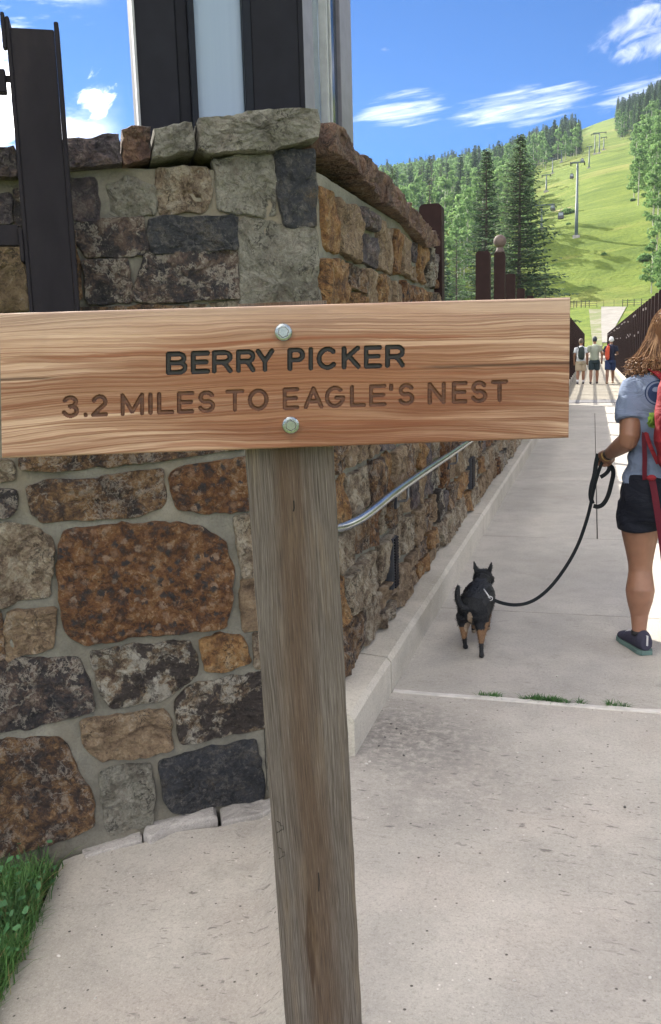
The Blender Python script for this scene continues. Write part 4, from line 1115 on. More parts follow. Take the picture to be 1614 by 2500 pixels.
# bolts
ZN = mat('zinc_bolt', galv_fn)
for (x, y, a) in ((692, 811, .3), (710, 1038, .55)):
    u, z = bu(x, y); c = OB+E_B*u+Vector((0, 0, z)) ; m_ = MB(); Mx = Matrix(((E_B.x, 0, N_B.x, c.x), (E_B.y, 0, N_B.y, c.y), (0, 1, 0, c.z), (0, 0, 0, 1)))
    def ringv(r, h, seg, ph=0): return [Mx @ Vector((r*math.cos(2*math.pi*k/seg+ph), r*math.sin(2*math.pi*k/seg+ph), h)) for k in range(seg)]
    seg = 24; V_ = ringv(.0135, -.0005, seg)+ringv(.0135, .0012, seg)+ringv(.0125, .0022, seg)+ringv(.0100, .0026, seg); F_ = []
    for k in range(3):
        for j in range(seg): F_.append((k*seg+j, k*seg+(j+1) % seg, (k+1)*seg+(j+1) % seg, (k+1)*seg+j))
    F_.append(tuple(3*seg+j for j in range(seg)))
    m_.add(V_, F_); bo = m_.build('bolt', ZN, sign, smooth=False)
    m_ = MB(); V_ = ringv(.0088, .002, 6, a)+ringv(.0088, .0062, 6, a)+ringv(.0078, .0074, 6, a); F_ = []
    for k in range(2):
        for j in range(6): F_.append((k*6+j, k*6+(j+1) % 6, (k+1)*6+(j+1) % 6, (k+1)*6+j))
    F_.append(tuple(12+j for j in range(6))); m_.add(V_, F_); m_.build('bolt_head', ZN, bo)
# ------------------------------------------------------------------ terrain
KR = [(0, -.13), (12, -.13), (22, -.3), (32, -3), (84, -3), (93, -.12), (112, .0), (125, .9), (140, 2.3), (170, 5.6), (205, 10.2), (222, 15.5), (240, 24), (260, 33), (350, 57), (500, 95), (700, 146), (900, 192), (1100, 243), (1200, 256), (1400, 250), (1500, 245)]
KA = [(-180, .05), (-90, .12), (-55, .30), (-40, .55), (-22, .66), (-15, .78), (-6, .86), (0, 1.0), (2.2, 1.03), (4.2, 1.12), (10, 1.25), (25, 1.1), (60, .5), (120, .1), (180, .05)]
def lerp_tab(T, x):
    for (a, va), (b, vb) in zip(T, T[1:]):
        if x <= b: return va+(vb-va)*max(0, (x-a)/(b-a))
    return T[-1][1]
def terr(X, Y):
    r = math.hypot(X, Y); a = math.degrees(math.atan2(X, Y))
    z = lerp_tab(KR, r)
    if z > 0: z *= lerp_tab(KA, a)
    if r < 14 and Y < 6: z = min(z, gz(X, Y)-.13)
    elif r < 30: z = z-.25*S((14-r)/4+1) if X < -1 else z
    if r > 120: z += (3.2*mn.noise(Vector((X/70, Y/70, 0)))+1.0*mn.noise(Vector((X/22, Y/22, 3))))*min(1, (r-120)/150)
    if r > 30 and r < 95 and abs(X) < 1.6: z = min(z, -1.2)
    return z
def at_terr(x, y, r0=95, r1=3000):
    d = ray(x, y); t = r0
    hp = (EYE+d*t).z-terr(*(EYE+d*t).xy)
    while t < r1:
        t2 = t*1.01+.5; P = EYE+d*t2; h = P.z-terr(P.x, P.y)
        if h < 0:
            for _ in range(14):
                m = (t+t2)/2; P = EYE+d*m
                if P.z-terr(P.x, P.y) < 0: t2 = m
                else: t = m
            return EYE+d*t
        t = t2
    return None
rs = [0.8]
while rs[-1] < 1420: rs.append(rs[-1]*1.032+.12 if rs[-1] < 1600 else rs[-1]*1.1)
azs = []
a = -180.0
while a < 180: azs.append(a); a += .45 if -22 < a < 8 else (2 if -60 < a < 40 else 6)
V = [(0, 0, -.13)]; F = []
for r in rs:
    for a in azs:
        X, Y = r*math.sin(R_(a)), r*math.cos(R_(a)); V.append((X, Y, terr(X, Y)))
na = len(azs)
for j in range(na): F.append((0, 1+(j+1) % na, 1+j))
for i in range(len(rs)-1):
    for j in range(na): F.append((1+i*na+j, 1+i*na+(j+1) % na, 1+(i+1)*na+(j+1) % na, 1+(i+1)*na+j))
MEADOW = [(1300, 436), (1345, 412), (1395, 392), (1430, 374), (1462, 362), (1500, 346), (1535, 338), (1548, 350), (1540, 420), (1545, 480), (1562, 520), (1556, 600), (1572, 690), (1600, 740), (1614, 760), (1614, 900), (1300, 900), (1240, 760), (1290, 600)]
def terrain_fn(n, b):
    tc = n.coord('Object')
    a = n.noise(tc, .012, 6, .6); m = n.noise(n.map(tc, (.05, .16, .16)), 1, 6, .62); f = n.noise(tc, 1.1, 4, .7)
    c = n.ramp(m, [(.3, (.075, .115, .022)), (.45, (.112, .16, .028)), (.6, (.15, .20, .036)), (.75, (.225, .225, .065))])
    c = n.mix(n.ramp(a, [(.52, 0), (.62, .6)]), c, (.25, .235, .075))
    c = n.mix(n.ramp(n.noise(n.map(tc, (.03, .1, .1), (40, 2, 0)), 1, 5, .65), [(.66, 0), (.70, .7)]), c, (.36, .28, .18))
    c = n.mix(n.ramp(f, [(.3, .5), (.5, 0)]), c, (.045, .08, .02))
    cl_ = n.noise(n.map(tc, (.035, .22, .22), (7, 3, 0)), 1, 4, .6)
    c = n.mix(n.ramp(cl_, [(.62, 0), (.70, .55)]), c, (.05, .11, .022))
    n.put(b.inputs['Base Color'], c); b.inputs['Roughness'].default_value = .95; b.inputs['Specular IOR Level'].default_value = .1
    n.put(b.inputs['Normal'], n.bump(n.math('ADD', n.noise(tc, .5, 5), f), .7, .5))
mob('hillside', V, F, mat('ski_slope_grass', terrain_fn), smooth=True, kind='structure')
SOIL = mat('soil', color=(.045, .04, .028), rough=1)
sheet('soil', [P2(C0+E_F*-1.0+N_F*.02), P2(C0+E_F*-3.6+N_F*.02), (-3.6, .2), (-1.3, .2)]+[P2(Vector((x, y))+Vector((.02, 0))) for x, y in edge_left[::-1]][1:], .12, lambda x, y: gz(x, y)-.035, SOIL, .05, kind='structure')

def drape(px_rows, lift=.12):
    """strip on the terrain from rows of (y, xleft, xright)"""
    V = []; F = []; K = 6
    for i, (y, xa, xb) in enumerate(px_rows):
        for k in range(K+1):
            P = at_terr(xa+(xb-xa)*k/K, y); V.append((P.x, P.y, P.z+lift))
    for i in range(len(px_rows)-1):
        for k in range(K): F.append((i*(K+1)+k, i*(K+1)+k+1, (i+1)*(K+1)+k+1, (i+1)*(K+1)+k))
    return V, F
def gravel_fn(n, b):
    tc = n.coord('Object'); a = n.noise(tc, .5, 6, .65)
    n.put(b.inputs['Base Color'], n.ramp(a, [(.3, (.17, .16, .145)), (.55, (.23, .22, .205)), (.75, (.28, .27, .25))])); b.inputs['Roughness'].default_value = .95
GRAV = mat('gravel_road', gravel_fn)
V, F = drape([(y, 1470-(838-y)*.05 if y > 800 else 1468, 1481+(838-y)*.55) for y in range(838, 749, -4)]); mob('gravel_path', V, F, GRAV, kind='structure')
def dirt_fn(n, b):
    tc = n.coord('Object'); a = n.noise(tc, .28, 6, .7)
    n.put(b.inputs['Base Color'], n.ramp(a, [(.40, (.10, .13, .035)), (.52, (.14, .15, .07)), (.60, (.19, .18, .13)), (.75, (.25, .235, .2))])); b.inputs['Roughness'].default_value = .95
V, F = drape([(y, 1446-(838-y)*.10, 1471) for y in range(846, 752, -5)], .08); mob('dirt_shoulder', V, F, mat('worn_dirt', dirt_fn), kind='structure')
V = [(-1.0, 91.99, .0), (1.3, 91.99, .0), (1.9, 112, .13), (2.4, 121, .75), (-2.6, 121, .75), (-1.6, 112, .13)]
mob('path_end', V, [(0, 1, 2, 5), (5, 2, 3, 4)], mat('sandy_path', color=(.30, .26, .22), rough=.95), kind='structure')

# ------------------------------------------------------------------ trees
def leaf_trans(name, cs, trans=.3, dark=.55):
    def fn(n, b):
        tc = n.coord('Object'); g = n.node('ShaderNodeNewGeometry').outputs['Random Per Island']
        oi = n.node('ShaderNodeObjectInfo').outputs['Random']
        big = n.noise(n.coord('Object', 50), .5, 3)
        v = n.math('ADD', n.math('MULTIPLY', g, .5), n.math('ADD', n.math('MULTIPLY', oi, .25), n.math('MULTIPLY', big, .3)))
        c = n.ramp(v, [(.15, cs[0]), (.5, cs[1]), (.85, cs[2])])
        n.put(b.inputs['Base Color'], c); b.inputs['Roughness'].default_value = .7; b.inputs['Specular IOR Level'].default_value = .2
        t = n.node('ShaderNodeBsdfTranslucent'); n.put(t.inputs[0], c)
        ms = n.node('ShaderNodeMixShader'); ms.inputs[0].default_value = trans
        n.l.new(b.outputs[0], ms.inputs[1]); n.l.new(t.outputs[0], ms.inputs[2])
        out = [x for x in n.n if x.type == 'OUTPUT_MATERIAL'][0]; n.l.new(ms.outputs[0], out.inputs[0])
    return mat(name, fn)
NEED = leaf_trans('spruce_needles', ((.05, .085, .055), (.085, .135, .078), (.14, .20, .11)), .3)
NEEDB = leaf_trans('near_spruce_needles', ((.038, .068, .042), (.078, .125, .070), (.145, .205, .105)), .3)
ASP = leaf_trans('aspen_leaves', ((.10, .19, .07), (.17, .29, .10), (.26, .39, .14)), .5)
DEAD = leaf_trans('dead_needles', ((.10, .085, .075), (.15, .13, .11), (.2, .17, .14)), .1)
BARK = mat('spruce_bark', color=(.09, .07, .055), rough=.95)
ABARK = mat('aspen_bark', color=(.50, .48, .42), rough=.9)
def conifer(h, rad, levels, per, frag, seed, droop=.25, bare=.0, tip=.03, wid=.10, i=1, tw=None):
    rd = random.Random(seed); m = MB(); tr = MB()
    tr.tube([(0, 0, -.5), (0, 0, h*.5), (0, 0, h*.97)], [h*.014, h*.008, h*.001], 6, 0)
    for L in range(levels):
        t = L/levels; z = h*(.05+.93*t); R = rad*((1-t)**.82)*(.7+.35*rd.random())+h*tip*.35
        if t > .85: R *= .9
        nb = max(4, int(per*(1-.35*t)))
        for k in range(nb):
            if rd.random() < bare: continue
            a = 2*math.pi*(k+rd.random()*.8)/nb+L*1.3; r = R*rd.uniform(.6, 1.12)
            d = Vector((math.cos(a), math.sin(a), 0)); s_ = Vector((-math.sin(a), math.cos(a), 0))
            dr = droop*rd.uniform(.5, 1.4)*(1-.9*t) - .35*t
            z0 = z+rd.uniform(-.4, .4)*h/levels
            tr.tube([(0, 0, z0), d*r*.9+Vector((0, 0, z0-dr*r*.8))], [h*.0018, h*.0006], 3, 0, cap=False)
            n = max(3, int(frag*(r/rad)**.7))
            for q in range(n):
                f = (q+.6+rd.random()*.5)/n
                c = d*r*f + Vector((0, 0, z0-dr*r*f*f*.9 + .1*r*(f**3)))
                w_ = wid*h*.5*(.35+.65*math.sin(min(1, f*1.15)*math.pi*.8))*(.5+.5*(r/rad)**.5)
                for sg in (-1, 1):
                    e1 = c + s_*sg*w_*rd.uniform(.5, 1.1) + d*w_*rd.uniform(.15, .8) - Vector((0, 0, w_*rd.uniform(.1, .65)))
                    e2 = c + d*w_*rd.uniform(.5, .9) - Vector((0, 0, w_*.15*rd.random()))
                    m.add([c-d*w_*.25, e1, e2], [(0, 1, 2)], i)
    return tr, m
def aspen(h, seed, n=760, ls=.05, low=.2, wide=.2):
    rd = random.Random(seed); m = MB(); tr = MB()
    tr.tube([(0, 0, -.5), (h*.01*rd.uniform(-1, 1), 0, h*.5), (0, 0, h*.92)], [h*.011, h*.008, h*.002], 6, 0)
    cl = []
    for k in range(20):
        z = rd.uniform(low, .96); rr = wide*h*math.sin(min(1, (1.02-z)/(1.02-low)*1.0)*math.pi*.62+.12)*rd.uniform(.35, .8); a = rd.uniform(0, 6.28)
        cl.append((Vector((rr*math.cos(a), rr*math.sin(a), z*h)), h*rd.uniform(.045, .085)))
        tr.tube([(0, 0, z*h-.06*h), cl[-1][0]], [h*.003, h*.001], 3, 0, cap=False)
    for _ in range(n):
        c, r = rd.choice(cl); v = Vector((rd.gauss(0, 1), rd.gauss(0, 1), rd.gauss(0, 1))).normalized()*r*rd.uniform(.6, 1.05); v.z *= .85
        p = c+v; nrm = (v.normalized()+Vector((rd.uniform(-.7, .7), rd.uniform(-.7, .7), rd.uniform(-.3, .7)))).normalized()
        u = nrm.orthogonal().normalized(); u.rotate(Matrix.Rotation(rd.uniform(0, 6.28), 3, nrm)); w2 = nrm.cross(u); s2 = h*ls*rd.uniform(.5, 1.1)
        m.add([p-u*s2*.6, p+w2*s2*.4, p+u*s2*.6, p-w2*s2*.45], [(0, 1, 2, 3)], 1)
    return tr, m
def merged(tr, m, name, mats):
    b = MB(); b.add(tr.V, tr.F, 0); b.add(m.V, m.F, 1)
    me = bpy.data.meshes.new(name); me.from_pydata(b.V, [], b.F)
    for x in mats: me.materials.append(x)
    me.polygons.foreach_set('material_index', b.I[:len(tr.F)]+[1]*len(m.F)); me.update(); return me
KIND = {'c': [], 'a': [], 'd': []}
for s in range(4):
    KIND['c'].append(merged(*conifer(1, .15, 26, 9, 4, s, wid=.105), 'spruce', [BARK, NEED]))
    KIND['a'].append(merged(*aspen(1, s+10), 'aspen', [ABARK, ASP]))
for s in range(2): KIND['d'].append(merged(*conifer(1, .11, 20, 6, 3, s+30, bare=.35, wid=.07), 'dead_spruce', [BARK, DEAD]))
def in_px(P, poly): return inside(to_px(P), poly)
rt = random.Random(11)
cands = []
def try_tree(X, Y, kind, h):
    P = Vector((X, Y, terr(X, Y)))
    px = to_px(P)
    if inside(px, MEADOW): return
    top = to_px(P+Vector((0, 0, h)))
    vis = 840 < px[0] < 1640 and top[1] < 760 and P.dot(FW) > 0
    cands.append((P, kind, h, math.hypot(X, Y), vis))
# left forest
for _ in range(4300):
    a = rt.uniform(-17.5, -1.0); r = (rt.uniform(205**2, 1230**2))**.5
    if r < 330 and rt.random() < .0: continue
    X, Y = r*math.sin(R_(a)), r*math.cos(R_(a)); px = to_px((X, Y, terr(X, Y)))
    pk = mn.noise(Vector((X/60, Y/90, 5)))
    asp = pk > -.25
    if px[0] > 1230 and r > 600: asp = rt.random() < (.75 if px[0] < 1370 else .1)
    k = 'a' if (asp and rt.random() < .86) else ('d' if rt.random() < .14 else 'c')
    h = rt.uniform(12, 19) if k == 'a' else rt.uniform(12, 24)
    if px[0] > 1400 and r > 700: h *= .62
    try_tree(X, Y, k, h)
for _ in range(3200):
    a = rt.uniform(1.0, 11); r = (rt.uniform(170**1.6, 1230**1.6))**(1/1.6)
    X, Y = r*math.sin(R_(a)), r*math.cos(R_(a))
    k = 'a' if (r < 520 or rt.random() < .35) else 'c'
    try_tree(X, Y, k, rt.uniform(11, 17) if k == 'a' else rt.uniform(14, 24))
for _ in range(260):    # the far slope to the left, beyond the wall, and around, kept sparse
    a = rt.choice([rt.uniform(-60, -17.5), rt.uniform(11, 50)]); r = (rt.uniform(150**2, 900**2))**.5
    try_tree(r*math.sin(R_(a)), r*math.cos(R_(a)), 'c', rt.uniform(9, 15))
# thin out where trees would stand on one another
grid = {}; keep = []
for c in cands:
    g = (int(c[0].x/5.2), int(c[0].y/(6 if c[3] < 600 else 9)))
    if g in grid: continue
    grid[g] = 1; keep.append(c)
keep.sort(key=lambda c: (not c[4], c[3]/c[2]))
cnt = {'c': 0, 'a': 0, 'd': 0}; LIM = {'c': 190, 'a': 230, 'd': 40}
NAMES = {'c': ('spruce_tree', 'dark green spruce among the trees of the forested slope', 'spruces of the forested slope'),
         'a': ('aspen_tree', 'pale green aspen with whitish trunk on the forested slope', 'aspens of the forested slope'),
         'd': ('dead_spruce', 'grey dead spruce standing among the trees of the forested slope', 'dead spruces on the forested slope')}
rest = []
for P, k, h, r, vis in keep:
    if vis and cnt[k] < LIM[k]:
        nm, lab, grp = NAMES[k]
        side = 'left' if to_px(P)[0] < 1450 else 'right'
        o = link(nm, KIND[k][cnt[k] % len(KIND[k])], label=lab.replace('the forested slope', 'the forested slope %s of the ski run' % side), cat='tree', group=grp+' '+side+' of the ski run')
        o.location = P; o.scale = (h*rt.uniform(.85, 1.25),)*2+(h,); o.rotation_euler.z = rt.uniform(0, 6.28); cnt[k] += 1
    else: rest.append((P, k, h))
def join_trees(items, name, ks, mats):
    arrs = []; nv = 0; VV = []; LI = []; LT = []; MI = []
    for P, k, h in items:
        me = KIND[k][rt.randrange(len(KIND[k]))]
        if me.name not in CACHE:
            co = np.empty(len(me.vertices)*3); me.vertices.foreach_get('co', co)
            li = np.empty(len(me.loops), 'i'); me.loops.foreach_get('vertex_index', li)
            lt = np.empty(len(me.polygons), 'i'); me.polygons.foreach_get('loop_total', lt)
            mi = np.empty(len(me.polygons), 'i'); me.polygons.foreach_get('material_index', mi)
            CACHE[me.name] = (co.reshape(-1, 3), li, lt, mi)
        co, li, lt, mi = CACHE[me.name]; a = rt.uniform(0, 6.28); s_ = h*rt.uniform(.85, 1.2)
        c_, n_ = math.cos(a)*s_, math.sin(a)*s_
        v = np.stack([co[:, 0]*c_-co[:, 1]*n_+P.x, co[:, 0]*n_+co[:, 1]*c_+P.y, co[:, 2]*h+P.z], -1)
        VV.append(v); LI.append(li+nv); LT.append(lt); MI.append(mi); nv += len(co)
    if not VV: return
    V = np.concatenate(VV); LI = np.concatenate(LI); LT = np.concatenate(LT); MI = np.concatenate(MI)
    me = bpy.data.meshes.new(name); me.vertices.add(len(V)); me.vertices.foreach_set('co', V.ravel())
    me.loops.add(len(LI)); me.loops.foreach_set('vertex_index', LI)
    me.polygons.add(len(LT)); me.polygons.foreach_set('loop_start', np.concatenate([[0], np.cumsum(LT)[:-1]]).astype('i')); me.polygons.foreach_set('loop_total', LT)
    for m in mats: me.materials.append(m)
    me.polygons.foreach_set('material_index', MI); me.update(calc_edges=True)
    link(name, me, kind='stuff')
CACHE = {}
rest = [r for r in rest]
print('trees', len(keep), cnt, len(rest))
join_trees([r for r in rest if r[1] == 'c'], 'spruce_forest', 'c', [BARK, NEED])
join_trees([r for r in rest if r[1] == 'a'], 'aspen_forest', 'a', [ABARK, ASP])
join_trees([r for r in rest if r[1] == 'd'], 'dead_wood', 'd', [BARK, DEAD])
# big spruces beyond the end of the wall
def big_spruce(x, ytop, r, wpx, seed, label, levels=58, per=11, frag=11, nm='spruce_tree', mt=None, bare=.04, wid=.05):
    d = ray(x, 842); P = EYE+d*r/d.length; P.z = terr(P.x, P.y)
    dep = (P-EYE).dot(FW)
    # height so that the tip meets the photographed tip
    lo, hi = 2, 60
    for _ in range(30):
        m = (lo+hi)/2
        if to_px(P+Vector((0, 0, m)))[1] > ytop: lo = m
        else: hi = m
    h = lo; rad = wpx/2*dep/FPX
    tr, m = conifer(h, rad, levels, per, frag, seed, droop=.32, bare=bare, tip=.02, wid=wid)
    t = thing(nm, label, 'tree', P)
    mm = tr.build('trunk', BARK, None); mm.parent = t
    mm = MB(); mm.add(m.V, m.F); mm = mm.build('crown', mt or NEEDB, None); mm.parent = t
    return t
big_spruce(1266, 312, 104, 310, 3, 'tallest dark spruce with a sparse tip at the right beyond the ball-topped post', 64, 13, 15, wid=.052, bare=.08)
big_spruce(1187, 350, 112, 225, 4, 'tall dark spruce just left of the tallest one beyond the fence boards', 60, 12, 13, wid=.05, bare=.08)
big_spruce(965, 398, 150, 110, 5, 'dark spruce poking up beside the sloping capstones', 40, 9, 8)
big_spruce(1052, 425, 150, 90, 6, 'spruce with a brownish bare top behind the first fence board', 40, 8, 6, bare=.25)
for i, (x, yt, r, w_) in enumerate([(1115, 560, 128, 100), (1330, 655, 120, 70), (1010, 560, 135, 100)]):
    big_spruce(x, yt, r, w_, 20+i, ['small bushy spruce behind the pair of narrow fence boards', 'low young spruce at the right foot of the tallest spruce', 'small spruce behind the end of the capstones'][i], 30, 9, 7)
# shrubs dotted over the ski run
for i, (x, y, s_) in enumerate([(1386, 521, 2.2), (1576, 633, 1.8), (1475, 622, .7), (1388, 548, .7), (1545, 490, 1.0)]):
    P = at_terr(x, y)
    m = MB(); rd = random.Random(i)
    for _ in range(260):
        v = Vector((rd.gauss(0, 1), rd.gauss(0, 1), abs(rd.gauss(0, .8)))).normalized()*s_*rd.uniform(.6, 1); v.z *= .7
        u = Vector((rd.gauss(0, 1), rd.gauss(0, 1), rd.gauss(0, 1))).normalized(); w2 = u.orthogonal().normalized(); q = .28*s_
        m.add([v-u*q, v+w2*q*.7, v+u*q, v-w2*q*.7], [(0, 1, 2, 3)])
    o_ = m.build('shrub', ASP, label=['round dark shrub on the ski run behind a hanging gondola cabin', 'dark shrub at the foot of the trees right of the ski run', 'small low shrub on the lower ski run', 'tiny shrub beside the lift line', 'small shrub at the right edge of the ski run below the spruces'][i], cat='shrub')
    o_.location = P

# ------------------------------------------------------------------ gondola lift
TW = mat('lift_tower_paint', color=(.075, .105, .12), rough=.6)
CB = mat('cabin_grey', color=(.06, .055, .07), rough=.5)
CG = mat('cabin_window', color=(.30, .34, .38), rough=.15)
tops = []
def tower(x, yb, yt, xt=None, arm=30, label='', dist=None):
    P = at_terr(x, yb)
    dep = (P-EYE).dot(FW); h = (yb-yt)*dep/FPX*1.0
    t = thing('lift_tower', label, 'lift tower', P)
    r = max(.26, h*.019)
    MB().tube([(0, 0, -1), (0, 0, h*.45), (0, 0, h*.451), (0, 0, h-.4)], [r*1.25, r*1.15, r*.95, r*.75], 10).build('pole', TW, t, smooth=True).location = (0, 0, 0)
    aw = arm/2*dep/FPX
    MB().box((-aw, -.2, h-.32), (aw, .2, h), bev=.05).build('crossarm', TW, t).location = (0, 0, 0)
    for sx in (-1, 1):
        MB().box((sx*aw-.15, -2.2, h-.62), (sx*aw+.15, 2.2, h-.33), bev=.05).build('sheave_train', CB, t).location = (0, 0, 0)
    MB().box((-.9, -.9, -.8), (.9, .9, .35)).build('footing', OLDC, t).location = (0, 0, 0)
    tops.append((P.x, P.y, P.z+h, aw)); return t
tower(1407, 578, 404, arm=32, label='tallest lift tower standing in the middle of the ski run')
tower(1322, 560, 502, arm=62, label='lift tower half hidden behind the tallest spruce with a wide crossarm')
tower(1438, 411, 360, arm=12, label='lift tower on the upper slope above and right of the tallest tower')
tower(1452, 376, 329, arm=18, label='left of the two lift towers crossing on the skyline')
tower(1463, 374, 326, arm=30, label='right of the two lift towers crossing on the skyline')
tower(1349, 424, 389, arm=22, label='small lift tower on the left shoulder of the ski run')
tower(1333.6, 468, 428, arm=20, label='small pale lift tower just right of the tallest spruce')
tower(1401, 376, 350, arm=8, label='tiny lift tower at the forest edge left of the upper slope')
tower(1371, 396, 368, arm=8, label='tiny lift tower against the aspens left of the upper slope')
tower(1411, 371, 346, arm=10, label='farthest tiny lift tower before the skyline trees')
tower(1474, 366, 336, arm=12, label='tiny lift tower just right of the skyline pair')
cab_me = {}
def cabin_mesh(name, f):
    if name not in cab_me: cab_me[name] = f()
    return cab_me[name]
def cabin(x, y, hp, label):
    d = ray(x, y); dist = 2.3*FPX/hp; P = EYE+d*dist
    t = thing('gondola_cabin', label, 'gondola cabin', P)
    def body():
        bm = bmesh.new(); bmesh.ops.create_cube(bm, size=1)
        for v in bm.verts:
            v.co.x *= 1.75; v.co.y *= 1.6; v.co.z *= 1.9
            if v.co.z > 0: v.co.x *= .72; v.co.y *= .8
        bmesh.ops.bevel(bm, geom=bm.edges[:], offset=.22, segments=3, affect='EDGES'); me = bpy.data.meshes.new('shell'); bm.to_mesh(me); bm.free(); me.materials.append(CB); return me
    def pane():
        m = MB(); m.box((-.58, -.80, -.12), (.58, -.74, .62), bev=.02); o = m.build('pane', CG); me = o.data; bpy.data.objects.remove(o); return me
    def hang():
        m = MB(); m.tube([(0, 0, .9), (0, 0, 1.7), (.25, 0, 2.3), (0, 0, 2.7)], .05, 6); o = m.build('hanger_arm', CB); me = o.data; bpy.data.objects.remove(o); return me
    link('shell', cabin_mesh('b', body), t, local=True); link('window', cabin_mesh('p', pane), t, local=True); link('hanger_arm', cabin_mesh('h', hang), t, local=True)
for c in [(1369.5, 526, 21, 'nearest gondola cabin hanging left of the tallest lift tower'), (1350, 507, 17, 'gondola cabin under the wide crossarm beside the tallest spruce'), (1413, 461, 15, 'gondola cabin in front of the pole of the tallest lift tower'), (1396, 430, 14, 'gondola cabin hanging just left of the tallest tower top'), (1421.5, 392, 12, 'gondola cabin just above the crossarm of the tallest tower'), (1438, 406, 11, 'gondola cabin at the foot of the upper slope tower'), (1452, 371, 8, 'tiny gondola cabin below the left skyline tower')]: cabin(*c)
def cable(a, b, lab):
    m = MB(); pts = []
    for k in range(13):
        t = k/12; p = Vector(a).lerp(Vector(b), t); p.z -= 4*(Vector(a)-Vector(b)).length*.02*t*(1-t); pts.append(p)
    m.tube(pts, .022, 4); m.build('lift_cable', CB, label=lab, cat='cable')
T0, T2, T3, T4 = tops[0], tops[2], tops[3], tops[4]
cable((T0[0]-T0[3], T0[1], T0[2]-.2), (T2[0]-T2[3], T2[1], T2[2]-.2), 'thin steel lift cable on the left of the tallest tower')
cable((T0[0]+T0[3], T0[1], T0[2]-.2), (T2[0]+T2[3], T2[1], T2[2]-.2), 'thin steel lift cable on the right of the tallest tower')

# field fence across the foot of the ski run, with a wire gate over the road
FW_ = mat('field_fence_wood', color=(.05, .045, .04), rough=.9)
ff = thing('field_fence', 'low dark rail fence with a wire gate across the foot of the ski run', 'fence', at_terr(1470, 750))
px_posts = [1392, 1401, 1408, 1419, 1429, 1438.5, 1457, 1474, 1499, 1520, 1532, 1548, 1566, 1586, 1606]
pp = []
for x in px_posts:
    P = at_terr(x, 750-.02*(x-1470)); pp.append(P); h = 1.45
    MB().tube([P-Vector((0, 0, .2)), P+Vector((0, 0, h))], .07 if not 1445 < x < 1510 else .035, 6).build('post', FW_, ff)
for k, (a, b) in enumerate(zip(pp, pp[1:])):
    gate = 6 <= k <= 8
    for z in ((.35, .75, 1.2) if not gate else (.15, .4, .65, .9, 1.15)):
        MB().tube([a+Vector((0, 0, z)), b+Vector((0, 0, z))], .04 if not gate else .018, 5).build('rail', FW_ if not gate else TW, ff)

# ------------------------------------------------------------------ bridge fence: tall dark boards on both sides
BW = mat('dark_red_brown_boards', color=(.024, .0125, .0125), rough=.65, spec=.15)
GAP_LIGHT = mat('gap_light_speck', color=(.30, .25, .25), rough=.7)  # pale colour imitates daylight showing through gaps between the boards
def board_mesh(w_, t_, h, rr=.035):
    bm = bmesh.new()
    pts = [(-w_/2, 0), (w_/2, 0), (w_/2, h-rr)]+[(w_/2-rr+rr*math.cos(R_(a)), h-rr+rr*math.sin(R_(a))) for a in (22, 45, 68, 90)]+[(-w_/2+rr-rr*math.cos(R_(a)), h-rr+rr*math.sin(R_(a))) for a in (90, 68, 45, 22)]+[(-w_/2, h-rr)]
    n = len(pts); V = [(x, -t_/2, z) for x, z in pts]+[(x, t_/2, z) for x, z in pts]
    F = [tuple(range(n)), tuple(range(2*n-1, n-1, -1))]+[(i, i+n, (i+1) % n+n, (i+1) % n) for i in range(n)]
    me = bpy.data.meshes.new('board'); me.from_pydata(V, [], F); me.materials.append(BW); me.update(); return me
fl = thing('bridge_fence', 'dark board fence with a ball-topped post on the left side of the path', 'fence', (-.99, 6, 0))
fr_ = thing('bridge_fence', 'tall dark board fence lining the right side of the path and bridge', 'fence', (1.32, 6, 0))
def put(me, name, par, loc):
    o = bpy.data.objects.new(name, me); COL.objects.link(o); o.parent = par; o.location = Vector(loc)-par.location; return o
bml = board_mesh(.165, .11, 1.32); bms = board_mesh(.12, .10, 1.18); bmf = board_mesh(.22, .09, 2.52)
def place_left(xa, xb, ytop, z0, wid, th=.11, name='board'):
    Xc = -.99; D = 6.0
    # distance at which a board centred on the wall line sits under the photographed board
    lo, hi = 3.5, 40
    for _ in range(40):
        m = (lo+hi)/2
        if to_px((Xc, m, 2))[0] < (xa+xb)/2: lo = m
        else: hi = m
    Y = lo; zt_ = atY((xa+xb)/2, ytop, Y).z
    dep = (Vector((Xc, Y, 2))-EYE).dot(FW); w_ = (xb-xa)*dep/FPX/math.cos(PSI)*.97
    put(board_mesh(w_, .10, zt_-z0, .03), name, fl, (Xc, Y, z0)); return Y, zt_
Yl = []
for a_, b_, yt in ((1028, 1082, 500), (1163, 1197, 614), (1234, 1258, 669), (1262, 1281, 704), (1286, 1302, 722), (1305, 1318, 736)): Yl.append(place_left(a_, b_, yt, 1.04, 0)[0])
Yb, Zb = place_left(1207, 1233, 616, 1.04, 0, name='newel_post')
mnp = MB(); r_ = 15.5*(Vector((-.99, Yb, 2))-EYE).dot(FW)/FPX
mnp.ball((0, 0, 0), r_, seg=20, rings=14); o_ = mnp.build('ball_finial', mat('faded_ball_finial', color=(.11, .08, .075), rough=.8), None, smooth=True); o_.parent = fl; o_.location = Vector((-.99, Yb, Zb+.045+r_))-fl.location
mnp = MB(); mnp.tube([(0, 0, -.005), (0, 0, .02), (0, 0, .06)], [r_*.85, r_*.6, r_*.45], 14); o_ = mnp.build('finial_neck', mat('faded_ball_finial'), None, smooth=True); o_.parent = fl; o_.location = Vector((-.99, Yb, Zb))-fl.location
y = Yl[-1]+2.6
while y < 91:
    on = y > 24.6
    put(bmf if on else bml, 'board', fl, ((-.93 if on else -.99), y, .02 if on else 1.04)); y += 2.45
